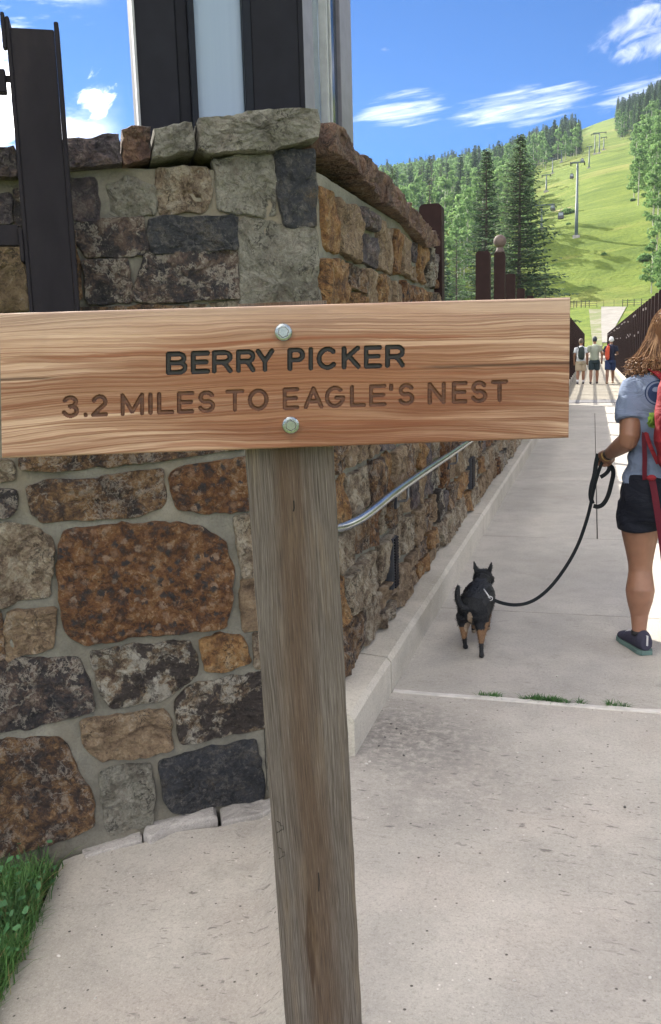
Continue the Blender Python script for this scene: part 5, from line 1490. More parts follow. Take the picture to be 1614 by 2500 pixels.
y = 7.3
while y < 91:
    put(bmf, 'board', fr_, (1.335, y, .02))
    for z in (2.36, 1.78):
        if y > 15 and rt.random() < .45: put(cabin_mesh('clip', lambda: (lambda o: (o.data, bpy.data.objects.remove(o))[0])(MB().box((-.016, -.02, -.03), (.016, .02, .03), bev=.004).build('clip', GAP_LIGHT))), 'clip', fr_, (1.335-.10, y-.055, z+rt.uniform(-.05, .05)))  # small tabs placed as the specks of light seen between boards
    y += 1.22
for par, X, y0, zs in ((fl, -.99, 5.95, (1.72,)), (fl, -.93, 24.8, (.5, .9, 1.3, 1.7)), (fr_, 1.335, 7.3, (.5, .9, 1.3, 1.7, 2.05))):
    y1 = 24.6 if y0 < 7 and X < 0 else 91
    for z in zs: MB().box((X-.02, y0, z-.03), (X+.02, y1, z+.03)).build('rail', BW, par)
# vertical infill boards on the bridge (solid lower band on the left, full height on the right)
yy = 24.9; lowp = board_mesh(.03, .17, 1.25, .01)
k = 0
while yy < 90:
    put(lowp, 'picket', fl, (-.905, yy, .1)); yy += .5; k += 1

# ------------------------------------------------------------------ the air between here and the hill
hz = bpy.data.materials.new('haze_air'); hz.use_nodes = True; hz.node_tree.nodes.clear()
hn = N(hz.node_tree); hv = hn.node('ShaderNodeVolumePrincipled'); ho = hn.node('ShaderNodeOutputMaterial')
hv.inputs['Color'].default_value = (.62, .80, 1, 1); hv.inputs['Density'].default_value = HAZE; hv.inputs['Anisotropy'].default_value = .3
hn.l.new(hv.outputs[0], ho.inputs['Volume'])
MB().box((-1500, -1500, -6), (1500, 1500, 345)).build('haze', hz, kind='stuff')
# ------------------------------------------------------------------ bodies
def remesh(m, voxel, smooth=3, name='body'):
    me = bpy.data.meshes.new('tmp'); me.from_pydata([tuple(v) for v in m.V], [], m.F); me.update()
    o = bpy.data.objects.new('tmp', me); COL.objects.link(o)
    md = o.modifiers.new('r', 'REMESH'); md.mode = 'VOXEL'; md.voxel_size = voxel
    if smooth: ms = o.modifiers.new('s', 'SMOOTH'); ms.iterations = smooth; ms.factor = .5
    dg = bpy.context.evaluated_depsgraph_get(); res = bpy.data.meshes.new_from_object(o.evaluated_get(dg)); res.name = name
    bpy.data.objects.remove(o); bpy.data.meshes.remove(me)
    res.polygons.foreach_set('use_smooth', [True]*len(res.polygons)); res.update(); return res
def skinm(name, col, sub=.08):
    def fn(n, b):
        tc = n.coord('Object'); a = n.noise(tc, 14, 4)
        n.put(b.inputs['Base Color'], n.mix(n.ramp(a, [(.3, 0), (.7, 1)]), tuple(x*.86 for x in col), tuple(x*1.08 for x in col)))
        b.inputs['Roughness'].default_value = .5; b.inputs['Subsurface Weight'].default_value = sub; b.inputs['Subsurface Scale'].default_value = .02
    return mat(name, fn)
def cloth(name, col, sc=22, st=.5, wr=.012, rough=.9):
    def fn(n, b):
        tc = n.coord('Object'); a = n.noise(tc, sc*.5, 3, .5, .5); f = n.noise(tc, sc*30, 3, .6)
        n.put(b.inputs['Base Color'], n.mix(n.ramp(f, [(.3, 0), (.7, 1)]), tuple(x*.86 for x in col), tuple(min(1, x*1.1) for x in col)))
        b.inputs['Roughness'].default_value = rough; b.inputs['Specular IOR Level'].default_value = .15
        fold = n.math('ABSOLUTE', n.math('SUBTRACT', n.noise(n.map(tc, (1, 1, 2.2)), sc*.35, 3, .5, 1.0), .5))
        n.put(b.inputs['Normal'], n.bump(n.math('ADD', fold, n.math('MULTIPLY', f, .03)), st, wr*3))
    return mat(name, fn)
SKIN = skinm('warm_skin', (.25, .125, .078))  # one even skin tone with slight mottling
V3 = Vector
def part(me, name, m, par, **kw):
    me.materials.clear(); me.materials.append(m) if not isinstance(m, list) else [me.materials.append(x) for x in m]
    return link(name, me, par, **kw)

# ---- the walker with the dog (seen from behind, stepping away from us)
BX, BY = .345, 4.57
HX = V3((BX, BY, 0))
wm = thing('person', 'walker in light blue T-shirt and black shorts holding the dog leash', 'person', V3((BX, BY-.02, 0)))
b = MB()
T_ = lambda *p: V3(p)
def torso(m, g=0.0, z0=.74, z1=1.40, list_=None):
    rows = list_ or [(.70, .155, .115), (.76, .185, .135), (.84, .182, .128), (.92, .155, .105), (1.0, .140, .095), (1.1, .155, .105), (1.2, .172, .112), (1.28, .178, .105), (1.335, .150, .082), (1.37, .085, .06), (1.41, .055, .052)]
    rows = [r for r in rows if z0-1e-6 <= r[0] <= z1+1e-6]
    V = []; F = []; S_ = 24
    for z, rx, ry in rows:
        for k in range(S_):
            a = 2*math.pi*k/S_; ca, sa = math.cos(a), math.sin(a)
            V.append((BX+(rx+g)*math.copysign(abs(ca)**.85, ca), BY+.01+(ry+g)*math.copysign(abs(sa)**.85, sa)-(.02 if z < .85 and sa < 0 else 0), z))
    for i in range(len(rows)-1):
        for k in range(S_): F.append((i*S_+k, i*S_+(k+1) % S_, (i+1)*S_+(k+1) % S_, (i+1)*S_+k))
    F.append(tuple(range(S_))[::-1]); F.append(tuple((len(rows)-1)*S_+k for k in range(S_))); m.add(V, F)
torso(b)
# neck, head, face
hc = T_(BX+.005, BY+.055, 1.525)
b.tube([T_(BX, BY+.01, 1.33), T_(BX, BY+.025, 1.40), T_(BX+.003, BY+.045, 1.46)], [.058, .052, .056], 14)
b.ball(hc, .1, seg=20, rings=16, sc=(.76, .93, 1.12)); b.ball(hc+V3((0, .03, -.045)), .065, sc=(.85, 1, 1.0))
b.tube([hc+V3((0, .085, .02)), hc+V3((0, .112, -.02))], [.010, .015], 8)      # nose
b.ball(hc+V3((0, .078, -.058)), .02, sc=(1.2, .8, .45)); b.ball(hc+V3((-.03, .082, .012)), .013); b.ball(hc+V3((.03, .082, .012)), .013)
for s in (-1, 1): b.ball(hc+V3((s*.076, .0, -.01)), .028, sc=(.35, .7, 1.1))
# left arm (towards the leash)
shL = T_(BX-.155, BY+.01, 1.285); elL = T_(.172, 4.475, 1.052); wrL = T_(.086, 4.70, .958); hdL = T_(.062, 4.765, .930)
b.tube(smooth_path([T_(BX-.10, BY+.01, 1.31), shL, shL.lerp(elL, .35), shL.lerp(elL, .7), elL, elL.lerp(wrL, .25), elL.lerp(wrL, .6), wrL, wrL.lerp(hdL, .5)], 1), [.05, .060, .056, .052, .047, .046, .038, .027, .027], 16)
# left hand closed round the strap: palm, four bent fingers, thumb
fd = (hdL-wrL).normalized()
b.tube([wrL, wrL+fd*.03, wrL+fd*.075, wrL+fd*.09], [(.024, .030), (.022, .038), (.021, .041), (.015, .036)], 12)
for q, L in enumerate((.030, .033, .031, .026)):
    s_ = T_(.018-.019*q+.009, .010, -.004*q+.006); k0 = wrL+fd*.082+V3((s_.x, 0, .004+s_.z*.3))
    b.tube([k0-fd*.02, k0, k0+V3((0, L*.55, -L*.55)), k0+V3((0, L*.15, -L*1.25)), k0+V3((0, -L*.6, -L*1.2))], [.0105, .0105, .0095, .009, .0075], 8)
b.tube([wrL+fd*.02+V3((.022, 0, 0)), wrL+fd*.05+V3((.036, 0, -.014)), wrL+fd*.075+V3((.028, .002, -.030)), wrL+fd*.085+V3((.012, .004, -.036))], [.014, .013, .011, .009], 8)
# right arm swings forward, mostly outside the picture
shR = T_(BX+.155, BY+.01, 1.285); elR = T_(BX+.20, BY-.02, 1.02); wrR = T_(BX+.17, BY+.19, .90); hR = T_(BX+.16, BY+.25, .88)
b.tube([T_(BX+.10, BY+.01, 1.31), shR, shR.lerp(elR, .5), elR], [.05, .058, .05, .042], 14)
b.tube([elR, elR.lerp(wrR, .3), wrR, wrR.lerp(hR, .5)], [.042, .045, .026, .027], 14)
b.tube([wrR, wrR.lerp(hR, .6), hR], [(.022, .03), (.02, .038), (.016, .036)], 10)
for q in range(4): b.tube([hR+V3((0, 0, .03-.02*q)), hR+V3((-.004, .03, .028-.02*q)), hR+V3((-.02, .045, .024-.02*q)), hR+V3((-.035, .035, .022-.02*q))], [.0105, .010, .009, .0075], 8)
b.tube([hR+V3((-.01, -.04, .03)), hR+V3((-.03, -.01, .035)), hR+V3((-.035, .018, .028))], [.013, .011, .009], 8)
# legs
def leg(hip, kn, an, th=.098):
    b.tube([hip, hip.lerp(kn, .22), hip.lerp(kn, .5), hip.lerp(kn, .78), hip.lerp(kn, .95), kn.lerp(an, .06), kn.lerp(an, .16)+V3((0, -.004, 0)), kn.lerp(an, .34)+V3((0, -.013, 0)), kn.lerp(an, .5)+V3((0, -.008, 0)), kn.lerp(an, .72), an], [th, th*1.0, th*.88, th*.69, th*.59, th*.575, th*.62, th*.71, th*.63, th*.44, th*.335], 20)
legL = (T_(.232, BY-.005, .75), T_(.246, BY, .415), T_(.247, 4.52, .095))
legR = (T_(.445, BY+.01, .75), T_(.44, BY+.16, .42), T_(.43, BY+.21, .10))
leg(*legL); leg(*legR)
fL = (T_(.268, 4.49, .045), T_(.168, 4.72, .03)); fR = (T_(.43, BY+.17, .045), T_(.44, BY+.41, .03))
for an, (h_, t_) in ((legL[2], fL), (legR[2], fR)):
    b.tube([an, h_.lerp(t_, .12)+V3((0, 0, .02))], [.033, .035], 12); b.tube([h_, h_.lerp(t_, .4), h_.lerp(t_, .7)-V3((0, 0, .008))], [.030, .032, .018], 12)
body = part(remesh(b, .0065, 3, 'body'), 'body', SKIN, wm)
# T-shirt
SHIRT = cloth('light_blue_tshirt', (.165, .21, .31), 20, .55, .012)
b = MB(); torso(b, .012, 0, 9, [(.835, .178, .128), (.86, .182, .128), (.92, .165, .115), (1.0, .155, .108), (1.1, .165, .115), (1.2, .180, .118), (1.28, .184, .110), (1.335, .155, .088), (1.375, .085, .064)])
cuf = shL.lerp(elL, .63)
b.tube([T_(BX-.09, BY+.01, 1.32), shL+V3((.005, 0, .006)), shL.lerp(elL, .3)+V3((-.004, 0, 0)), cuf], [.06, .07, .072, .076], 18)
cur = shR.lerp(elR, .6); b.tube([T_(BX+.09, BY+.01, 1.32), shR+V3((-.005, 0, .006)), cur], [.06, .07, .075], 18)
sh_me = remesh(b, .008, 2, 'tshirt')
for v in sh_me.vertices:
    c = v.co; wv = .0045*math.sin(c.z*62+c.x*30+3*mn.noise(c*7)) * (1 if c.z < 1.05 else .45) + .005*mn.noise(c*16)
    v.co += v.normal*wv
shirt = part(sh_me, 'tshirt', SHIRT, wm)
m_ = MB(); PR = mat('print_blue', color=(.035, .055, .12), rough=1, spec=0)
pc = T_(.292, BY-.098, 1.272)
for r0, r1, seg in ((.052, .057, 40), (0, .044, 40)):
    V = []; F = []
    for k in range(seg):
        a = 2*math.pi*k/seg
        for r in (r0, r1): V.append(pc+V3((r*math.cos(a), -.012-.010*math.cos(a)*0, r*math.sin(a))))
    for k in range(seg): j = (k+1) % seg; F.append((2*k, 2*k+1, 2*j+1, 2*j))
    m_.add(V, F)
# wrap the round print onto the shirt back
from mathutils.bvhtree import BVHTree
bv = BVHTree.FromPolygons([v.co for v in sh_me.vertices], [p.vertices[:] for p in sh_me.polygons])
W_ = []
for v in m_.V:
    h_ = bv.ray_cast(V3((v[0], BY-.5, v[2])), V3((0, 1, 0)))
    W_.append(h_[0]+h_[1]*.0015 if h_[0] else V3(v))
m_.V = W_; m_.build('shirt_print', PR, wm, label='dark blue round print on the back of the T-shirt')
# shorts
b = MB(); torso(b, .012, 0, 9, [(.66, .185, .125), (.70, .19, .132), (.76, .192, .142), (.84, .184, .135), (.885, .166, .118)])
for sgn, (hp, kn, an) in ((-1, legL), (1, legR)):
    b.tube([hp, hp.lerp(kn, .2), hp.lerp(kn, .42)], [.108, .110, .110], 20)
st_me = remesh(b, .008, 2, 'shorts')
for v in st_me.vertices: v.co += v.normal*(.003*math.sin(v.co.z*45+v.co.x*26)+.004*mn.noise(v.co*14))
SHORTS = cloth('black_shorts', (.012, .014, .022), 16, .6, .012, .75)
part(st_me, 'shorts', SHORTS, wm)
# hair: a core and many wavy locks
HAIR = mat('wavy_brown_blond_hair', lambda n, b_: (n.put(b_.inputs['Base Color'], n.ramp(n.math('ADD', n.math('MULTIPLY', n.node('ShaderNodeNewGeometry').outputs['Random Per Island'], .6), n.math('MULTIPLY', n.noise(n.map(n.coord('Object'), (60, 60, 8)), 1, 3), .5)), [(.2, (.06, .028, .014)), (.5, (.18, .088, .042)), (.8, (.42, .25, .13))])), n.put(b_.inputs['Roughness'], .42)))
b = MB(); b.ball(hc+V3((0, -.006, .016)), .116, seg=18, rings=14, sc=(.86, .98, 1.12))
b.tube([hc+V3((0, -.03, .05)), hc+V3((0, -.05, -.05)), hc+V3((0, -.055, -.12))], [(.075, .09), (.082, .115), (.06, .11)], 16)
hair = part(remesh(b, .010, 2, 'hair'), 'hair', HAIR, wm)
rd = random.Random(5); lk = MB()
for _ in range(1300):
    a = rd.uniform(-math.pi*1.05, .05) if rd.random() < .8 else rd.uniform(-.6, .6)+(0 if rd.random() < .5 else math.pi)
    tz = rd.random()
    top = hc+V3((.094*math.cos(a)*tz**.5, -.006+.108*math.sin(a)*tz**.5, .016+.131*math.sqrt(max(0, 1-tz*.92))))
    out_ = V3((math.cos(a), math.sin(a)*.85, 0)); L = rd.uniform(.13, .235)
    mid = hc+out_*rd.uniform(.098, .108)+V3((0, -.012, .01)); low = hc+out_*rd.uniform(.105, .140)+V3((0, -.015, -L*.35))
    fl_ = rd.uniform(.0, .05)*(1.3 if abs(math.cos(a)) > .6 else .6)
    end = hc+out_*(.125+fl_)+V3((0, -.01, -L*.72)); tip = end+out_*rd.uniform(-.015, .03)+V3((0, 0, rd.uniform(-.022, .014)))
    pts = smooth_path([top, mid, low, end, tip], 2); ph = rd.uniform(0, 6); am = rd.uniform(.004, .013); fq = rd.uniform(.7, 1.25)
    n_ = len(pts)
    pts = [p+V3((math.cos(ph+i*fq)*am*(i/n_)**1.3, math.sin(ph+i*fq)*am*.7*(i/n_)**1.3, math.sin(ph*2+i*fq)*am*.4*(i/n_))) for i, p in enumerate(pts)]
    lk.tube(pts, [(.0042*(1-.75*i/n_), .0014) for i in range(n_)], 4, cap=False)
lk.build('hair_locks', HAIR, hair, smooth=True, kind='stuff')
# watch, wristband
def band(c, d, r, w_, th, m, name, par):
    d = d.normalized(); u = d.orthogonal().normalized(); v = d.cross(u); V = []; F = []; s_ = 20
    for h_ in (-w_/2, w_/2):
        for rr in (r, r+th):
            for k in range(s_): a = 2*math.pi*k/s_; V.append(c+d*h_+u*math.cos(a)*rr+v*math.sin(a)*rr)
    for k in range(s_):
        j = (k+1) % s_; F += [(s_+k, s_+j, 3*s_+j, 3*s_+k), (k, s_+k, s_+j, j), (2*s_+k, 2*s_+j, 3*s_+j, 3*s_+k)]
    return mob(name, V, F, m, par, smooth=True)
fa = wrL-elL
band(elL.lerp(wrL, .95), fa, .0270, .018, .004, mat('black_watch_strap', color=(.015, .015, .018), rough=.5), 'watch_strap', wm)
band(elL.lerp(wrL, 1.08), fa, .0275, .008, .003, mat('yellow_wristband', color=(.5, .36, .12), rough=.6), 'wristband', wm)
# shoes
def shoe(h_, t_, name='shoe'):
    d = (t_-h_); d.z = 0; d.normalize(); s_ = V3((-d.y, d.x, 0)); L = .265; o0 = V3((h_.x, h_.y, 0))-d*.03
    b = MB(); rows = [(-.004, .030, .02, .098), (.03, .040, .012, .118), (.08, .042, .010, .112), (.125, .043, .010, .094), (.185, .047, .010, .070), (.235, .043, .012, .056), (.265, .026, .016, .044)]
    V = []; F = []; S_ = 14
    for x, wd, z0, z1 in rows:
        for k in range(S_):
            a = 2*math.pi*k/S_; V.append(o0+d*x+s_*math.cos(a)*wd+V3((0, 0, (z0+z1)/2+(z1-z0)/2*math.sin(a))))
    for i in range(len(rows)-1):
        for k in range(S_): F.append((i*S_+k, i*S_+(k+1) % S_, (i+1)*S_+(k+1) % S_, (i+1)*S_+k))
    F.append(tuple(range(S_))[::-1]); F.append(tuple((len(rows)-1)*S_+k for k in range(S_)))
    b.add(V, F); me = remesh(b, .006, 2, 'shoe'); sh = part(me, 'shoe', cloth('grey_violet_trainer', (.045, .045, .07), 30, .3, .006, .7), wm)
    m = MB(); V = []; F = []
    pr = [(-.010, .027), (.02, .041), (.08, .042), (.13, .043), (.19, .049), (.24, .044), (.276, .020)]
    for z in (.003, .024):
        for x, wd in pr: V.append(o0+d*x+s_*wd+V3((0, 0, z)))
        for x, wd in pr[::-1]: V.append(o0+d*x-s_*wd+V3((0, 0, z)))
    n = len(pr)*2
    F = [tuple(range(n))[::-1], tuple(range(n, 2*n))]+[(i, (i+1) % n, (i+1) % n+n, i+n) for i in range(n)]
    m.add(V, F); m.build('sole', mat('teal_shoe_sole', color=(.10, .17, .16), rough=.8), sh)
    m = MB()
    for k in range(4): m.tube([o0+d*(.115+.022*k)+s_*.022+V3((0, 0, .093-.009*k)), o0+d*(.118+.022*k)+V3((0, 0, .104-.010*k)), o0+d*(.115+.022*k)-s_*.022+V3((0, 0, .093-.009*k))], .0028, 5)
    m.build('lace', mat('pale_laces', color=(.6, .6, .62)), sh, kind='stuff')
    m = MB(); m.tube([o0+V3((0, 0, .05))-d*.002, o0+V3((0, 0, .1))-d*.004], [(.004, .009), (.003, .007)], 6); m.build('heel_tab', mat('pale_laces'), sh)
shoe(*fL); shoe(*fR)
for an in (legL[2], legR[2]):
    m = MB(); m.tube([an+V3((0, 0, -.01)), an+V3((0, 0, .012))], [.0375, .0365], 14); m.build('sock', mat('black_sock', color=(.015, .015, .018)), wm, smooth=True)
# backpack
RED = cloth('red_pack_cloth', (.22, .022, .03), 14, .6, .014, .7); DRED = cloth('dark_red_strap', (.085, .008, .017), 60, .2, .004, .6)
px0 = BX+.028
b = MB(); V = []; F = []; S_ = 28
for z, rx, ry in [(.93, .075, .045), (.965, .105, .08), (1.04, .122, .10), (1.14, .126, .105), (1.25, .118, .10), (1.33, .105, .085), (1.38, .09, .065), (1.40, .05, .04)]:
    for k in range(S_):
        a = 2*math.pi*k/S_; ca, sa = math.cos(a), math.sin(a)
        V.append((px0+.025+rx*math.copysign(abs(ca)**.7, ca), BY-.215+ry*math.copysign(abs(sa)**.7, sa), z))
for i in range(7):
    for k in range(S_): F.append((i*S_+k, i*S_+(k+1) % S_, (i+1)*S_+(k+1) % S_, (i+1)*S_+k))
F.append(tuple(range(S_))[::-1]); F.append(tuple(7*S_+k for k in range(S_)))
b.add(V, F); me = remesh(b, .009, 3, 'backpack')
for v in me.vertices: v.co += v.normal*(.006*mn.noise(v.co*13)+.0035*math.sin(v.co.z*55+v.co.x*20))
bp = thing('backpack', 'red hiking backpack worn on the walker\'s back with dangling straps', 'backpack', V3((px0+.03, BY-.2, .93)))
part(me, 'bag', RED, bp)
def strap(pts, wd, th, m, name, par, it=2, side=None, flatto=None):
    pts = smooth_path(pts, it); V = []; F = []
    for i, p in enumerate(pts):
        t = (pts[min(i+1, len(pts)-1)]-pts[max(0, i-1)]).normalized()
        s_ = side.copy() if side else V3((1, 0, 0))
        if flatto: s_ = t.cross(flatto)
        s_ = (s_-t*s_.dot(t)).normalized(); n_ = t.cross(s_)
        for a, c in ((-1, -1), (1, -1), (1, 1), (-1, 1)): V.append(p+s_*a*wd/2+n_*c*th/2)
    for i in range(len(pts)-1):
        for k in range(4): F.append((i*4+k, i*4+(k+1) % 4, (i+1)*4+(k+1) % 4, (i+1)*4+k))
    F += [(3, 2, 1, 0), tuple((len(pts)-1)*4+k for k in range(4))]
    return mob(name, V, F, m, par)
strap([T_(BX+.0, BY-.125, 1.30), T_(BX-.035, BY-.105, 1.345), T_(BX-.075, BY-.06, 1.378), T_(BX-.098, BY-.01, 1.385), T_(BX-.115, BY+.06, 1.36), T_(BX-.125, BY+.115, 1.28)], .035, .006, RED, 'shoulder_strap', bp, side=V3((1, .0, -.15)))
strap([T_(BX+.06, BY-.12, 1.31), T_(BX+.085, BY-.06, 1.38), T_(BX+.10, BY, 1.385), T_(BX+.12, BY+.10, 1.33)], .04, .006, RED, 'shoulder_strap', bp)
strap([T_(.240, 4.49, 1.10), T_(.237, 4.455, 1.06), T_(.243, 4.45, .98), T_(.243, 4.44, .90), T_(.246, 4.44, .868)], .021, .003, DRED, 'loose_strap', bp)
strap([T_(.246, 4.47, 1.09), T_(.262, 4.44, 1.03), T_(.300, 4.40, .95)], .018, .003, RED, 'side_strap', bp)
strap([T_(.275, 4.395, .875), T_(.285, 4.385, .83), T_(.30, 4.37, .74), T_(.318, 4.36, .64), T_(.335, 4.36, .53), T_(.345, 4.37, .45)], .030, .003, DRED, 'hip_belt_strap', bp)
m_ = MB(); m_.ball((.272, 4.39, .885), .018, sc=(1.2, .7, .8)); m_.build('buckle', RED, bp)
# leafy green bunch tucked in the side of the pack
rd = random.Random(4); m_ = MB()
for _ in range(46):
    c = V3((.268+rd.uniform(-.012, .02), 4.375+rd.uniform(-.02, .03), 1.155+rd.uniform(-.03, .028))); u = V3((rd.gauss(0, 1), rd.gauss(0, .5), rd.gauss(0, 1))).normalized(); w2 = V3((rd.gauss(0, 1), -1, rd.gauss(0, 1))).cross(u).normalized(); q = rd.uniform(.012, .024)
    m_.add([c-u*q, c-w2*q*.5, c+u*q*.2-w2*q*.7, c+u*q, c+w2*q*.6, c-u*q*.3+w2*q*.5], [(0, 1, 2), (0, 2, 4, 5), (2, 3, 4)])
m_.build('green_leaves', leafm('bunch_leaves', (.06, .14, .02), (.17, .27, .05)), label='crumpled bright green leafy bunch tucked beside the red backpack', cat='leaves')

# ---- the dog
dog = thing('dog', 'small black and tan dog with pricked ears walking away beside the kerb', 'dog', V3((-.55, 4.45, 0)))
b = MB()
b.tube([T_(-.553, 4.335, .195), T_(-.553, 4.37, .205), T_(-.551, 4.43, .21), T_(-.548, 4.50, .212), T_(-.546, 4.57, .215), T_(-.545, 4.63, .225), T_(-.545, 4.67, .235)], [(.035, .04), (.074, .079), (.082, .088), (.081, .085), (.084, .088), (.078, .078), (.045, .045)], 18)
b.tube([T_(-.545, 4.61, .235), T_(-.544, 4.67, .262), T_(-.543, 4.71, .283)], [.062, .050, .046], 14)
dh = T_(-.543, 4.735, .288)
b.ball(dh, .053, seg=16, rings=12, sc=(1.0, 1.0, .88)); b.ball(dh+V3((.022, .018, -.018)), .038, sc=(1, 1.1, .8)); b.ball(dh+V3((-.02, .02, -.018)), .036)
b.tube([dh+V3((.012, .03, -.014)), dh+V3((.028, .075, -.026)), dh+V3((.034, .098, -.030))], [.032, .022, .015], 10)
for sgn in (-1, 1):
    b.tube([dh+V3((sgn*.028, -.002, .025)), dh+V3((sgn*.040, -.006, .055)), dh+V3((sgn*.047, -.008, .088))], [(.021, .010), (.015, .007), (.004, .003)], 8)
# tail curving up on the left
b.tube(smooth_path([T_(-.562, 4.345, .225), T_(-.590, 4.325, .228), T_(-.616, 4.32, .258), T_(-.623, 4.325, .305), T_(-.618, 4.335, .345)]), [.017, .018, .017, .014, .007], 8)
def dleg(pts, rr): b.tube(pts, rr, 10)
dleg([T_(-.592, 4.375, .19), T_(-.598, 4.40, .145), T_(-.597, 4.385, .105), T_(-.592, 4.352, .075), T_(-.590, 4.368, .03), T_(-.590, 4.375, .012)], [(.052, .036), (.042, .030), (.024, .020), (.014, .012), (.011, .010), (.013, .013)])
dleg([T_(-.515, 4.365, .19), T_(-.507, 4.37, .145), T_(-.503, 4.33, .105), T_(-.500, 4.292, .075), T_(-.497, 4.275, .035), T_(-.495, 4.262, .012)], [(.052, .036), (.042, .030), (.024, .020), (.014, .012), (.011, .010), (.013, .013)])
dleg([T_(-.583, 4.63, .19), T_(-.586, 4.62, .12), T_(-.584, 4.64, .07), T_(-.582, 4.645, .015)], [.032, .018, .012, .012])
dleg([T_(-.512, 4.64, .19), T_(-.508, 4.66, .12), T_(-.512, 4.70, .07), T_(-.514, 4.713, .02)], [.034, .020, .013, .012])
for p in ((-.590, 4.388), (-.495, 4.270), (-.582, 4.66), (-.514, 4.722)): b.ball((p[0], p[1], .011), .015, sc=(.95, 1.35, .75))
dm = remesh(b, .0042, 2, 'body')
for v in dm.vertices: v.co += v.normal*.0012*mn.noise(v.co*140)
def fur(name, c0, c1):
    return mat(name, lambda n, b_: (n.put(b_.inputs['Base Color'], n.ramp(n.noise(n.map(n.coord('Object'), (160, 60, 160)), 1, 4, .7), [(.3, c0), (.7, c1)])), n.put(b_.inputs['Roughness'], .62), n.put(b_.inputs['Specular IOR Level'], .25), n.put(b_.inputs['Normal'], n.bump(n.noise(n.map(n.coord('Object'), (260, 70, 260)), 1, 3), .6, .004))))
BLK = fur('black_fur', (.006, .007, .009), (.022, .024, .028)); TAN = fur('tan_fur', (.11, .06, .032), (.24, .145, .08)); CRM = fur('cream_fur', (.2, .155, .11), (.34, .27, .2))
dm.materials.clear()
for x in (BLK, TAN, CRM): dm.materials.append(x)
for p_ in dm.polygons:
    c = p_.center; k = 0; j = .008*mn.noise(c*60)
    if .070 < c.z+j < .122 and c.y < 4.45: k = 1
    if c.z+j < .128 and c.y > 4.6 and c.z > .03: k = 1
    if c.z < .022 and c.y > 4.6: k = 2
    if c.x+j*.6 > -.487 and c.z < .155 and c.y < 4.6 and c.z > .05: k = 1
    if (c.x+.562)**2/.011**2+(c.z-.178)**2/.03**2 < 1.3+8*j and c.y < 4.36: k = 2
    if (c.x+.575)**2/.02**2+(c.z-.120)**2/.025**2 < 1 and c.y < 4.42: k = 2
    if c.y > 4.785 and c.z < .268: k = 1
    p_.material_index = k
link('body', dm, dog)
rdf = random.Random(9); fm = MB(); bvd = [(p_.center.copy(), p_.normal.copy(), p_.material_index) for p_ in dm.polygons]
for c, nrm, k in rdf.sample(bvd, min(len(bvd), 3600)):
    if c.z < .05: continue
    d = (nrm*.55+V3((0, -.55, -.45 if c.z < .26 else -.1))).normalized(); s_ = d.cross(nrm).normalized() if d.cross(nrm).length > .01 else V3((1, 0, 0))
    L = rdf.uniform(.006, .013)*(1.5 if (c.y < 4.36 and c.z > .22) or c.z < .18 else 1); s_ *= .0011
    fm.add([c-s_, c+s_, c+d*L], [(0, 1, 2)], k)
fm.build('fur', [BLK, TAN, CRM], dog, kind='stuff')
HRN = cloth('grey_harness_webbing', (.035, .038, .048), 80, .2, .003, .7)
harn = band(T_(-.546, 4.625, .226), V3((0, 1, .25)), .0735, .022, .004, HRN, 'harness_girth', dog)
m_ = MB(); m_.frame(T_(-.545, 4.645, .298), V3((1, 0, 0)), V3((0, -1, 0)), (-.028, -.018, -.006), (.030, .03, .006), bev=.004); m_.build('harness_pad', HRN, dog)
strap([T_(-.60, 4.665, .262), T_(-.575, 4.655, .293), T_(-.545, 4.65, .302), T_(-.51, 4.655, .290), T_(-.488, 4.665, .262)], .022, .004, HRN, 'harness_strap', dog, side=V3((0, 1, 0)))
# leash: clip, long strap, handle loop
lsh = thing('leash', 'black webbing dog leash running from the walker\'s hand down to the dog', 'leash', wrL)
BLW = cloth('black_webbing', (.012, .015, .018), 90, .2, .003, .6)
cpA, cpB = atY(1181, 1438, 4.49), atY(1197, 1461, 4.45)
m_ = MB(); m_.tube([cpA, cpA.lerp(cpB, .5), cpB], [.0032, .0040, .0035], 8)
m_.tube([cpB+V3((.012*math.cos(a*.785), 0, .011*math.sin(a*.785))) for a in range(9)], .0025, 6)
m_.build('snap_clip', mat('bright_clip_metal', color=(.6, .61, .63), metal=.2, rough=.4), lsh, smooth=True)
LP = [(1199, 1462, 4.45), (1225, 1473, 4.48), (1258, 1478, 4.53), (1290, 1473, 4.59), (1322, 1455, 4.61), (1355, 1422, 4.64), (1388, 1375, 4.66), (1412, 1330, 4.68), (1428, 1285, 4.70), (1441, 1240, 4.72), (1448, 1200, 4.73), (1457, 1165, 4.74), (1467, 1135, 4.75), (1474, 1120, 4.76)]
strap([atY(*p) for p in LP], .0175, .0024, BLW, 'lead_strap', lsh, 2, flatto=V3((.35, -.93, .1)))
strap([atY(*p) for p in [(1461, 1108, 4.75), (1455, 1130, 4.75), (1452, 1160, 4.745), (1444, 1185, 4.74), (1441, 1212, 4.735), (1447, 1230, 4.73)]], .022, .0024, BLW, 'folded_strap', lsh, 2, flatto=V3((-.1, -.98, .1)))
strap([atY(*p) for p in [(1474, 1128, 4.76), (1492, 1137, 4.77), (1499, 1152, 4.77), (1493, 1180, 4.76), (1485, 1212, 4.75), (1473, 1232, 4.745), (1460, 1238, 4.74), (1449, 1235, 4.735)]], .022, .0024, BLW, 'handle_loop', lsh, 2, flatto=V3((.1, -.97, .2)))
strap([atY(*p) for p in [(1466, 1165, 4.745), (1478, 1158, 4.755), (1487, 1148, 4.76), (1488, 1136, 4.765)]], .020, .0024, BLW, 'folded_strap', lsh, 2, flatto=V3((.0, -.97, .2)))

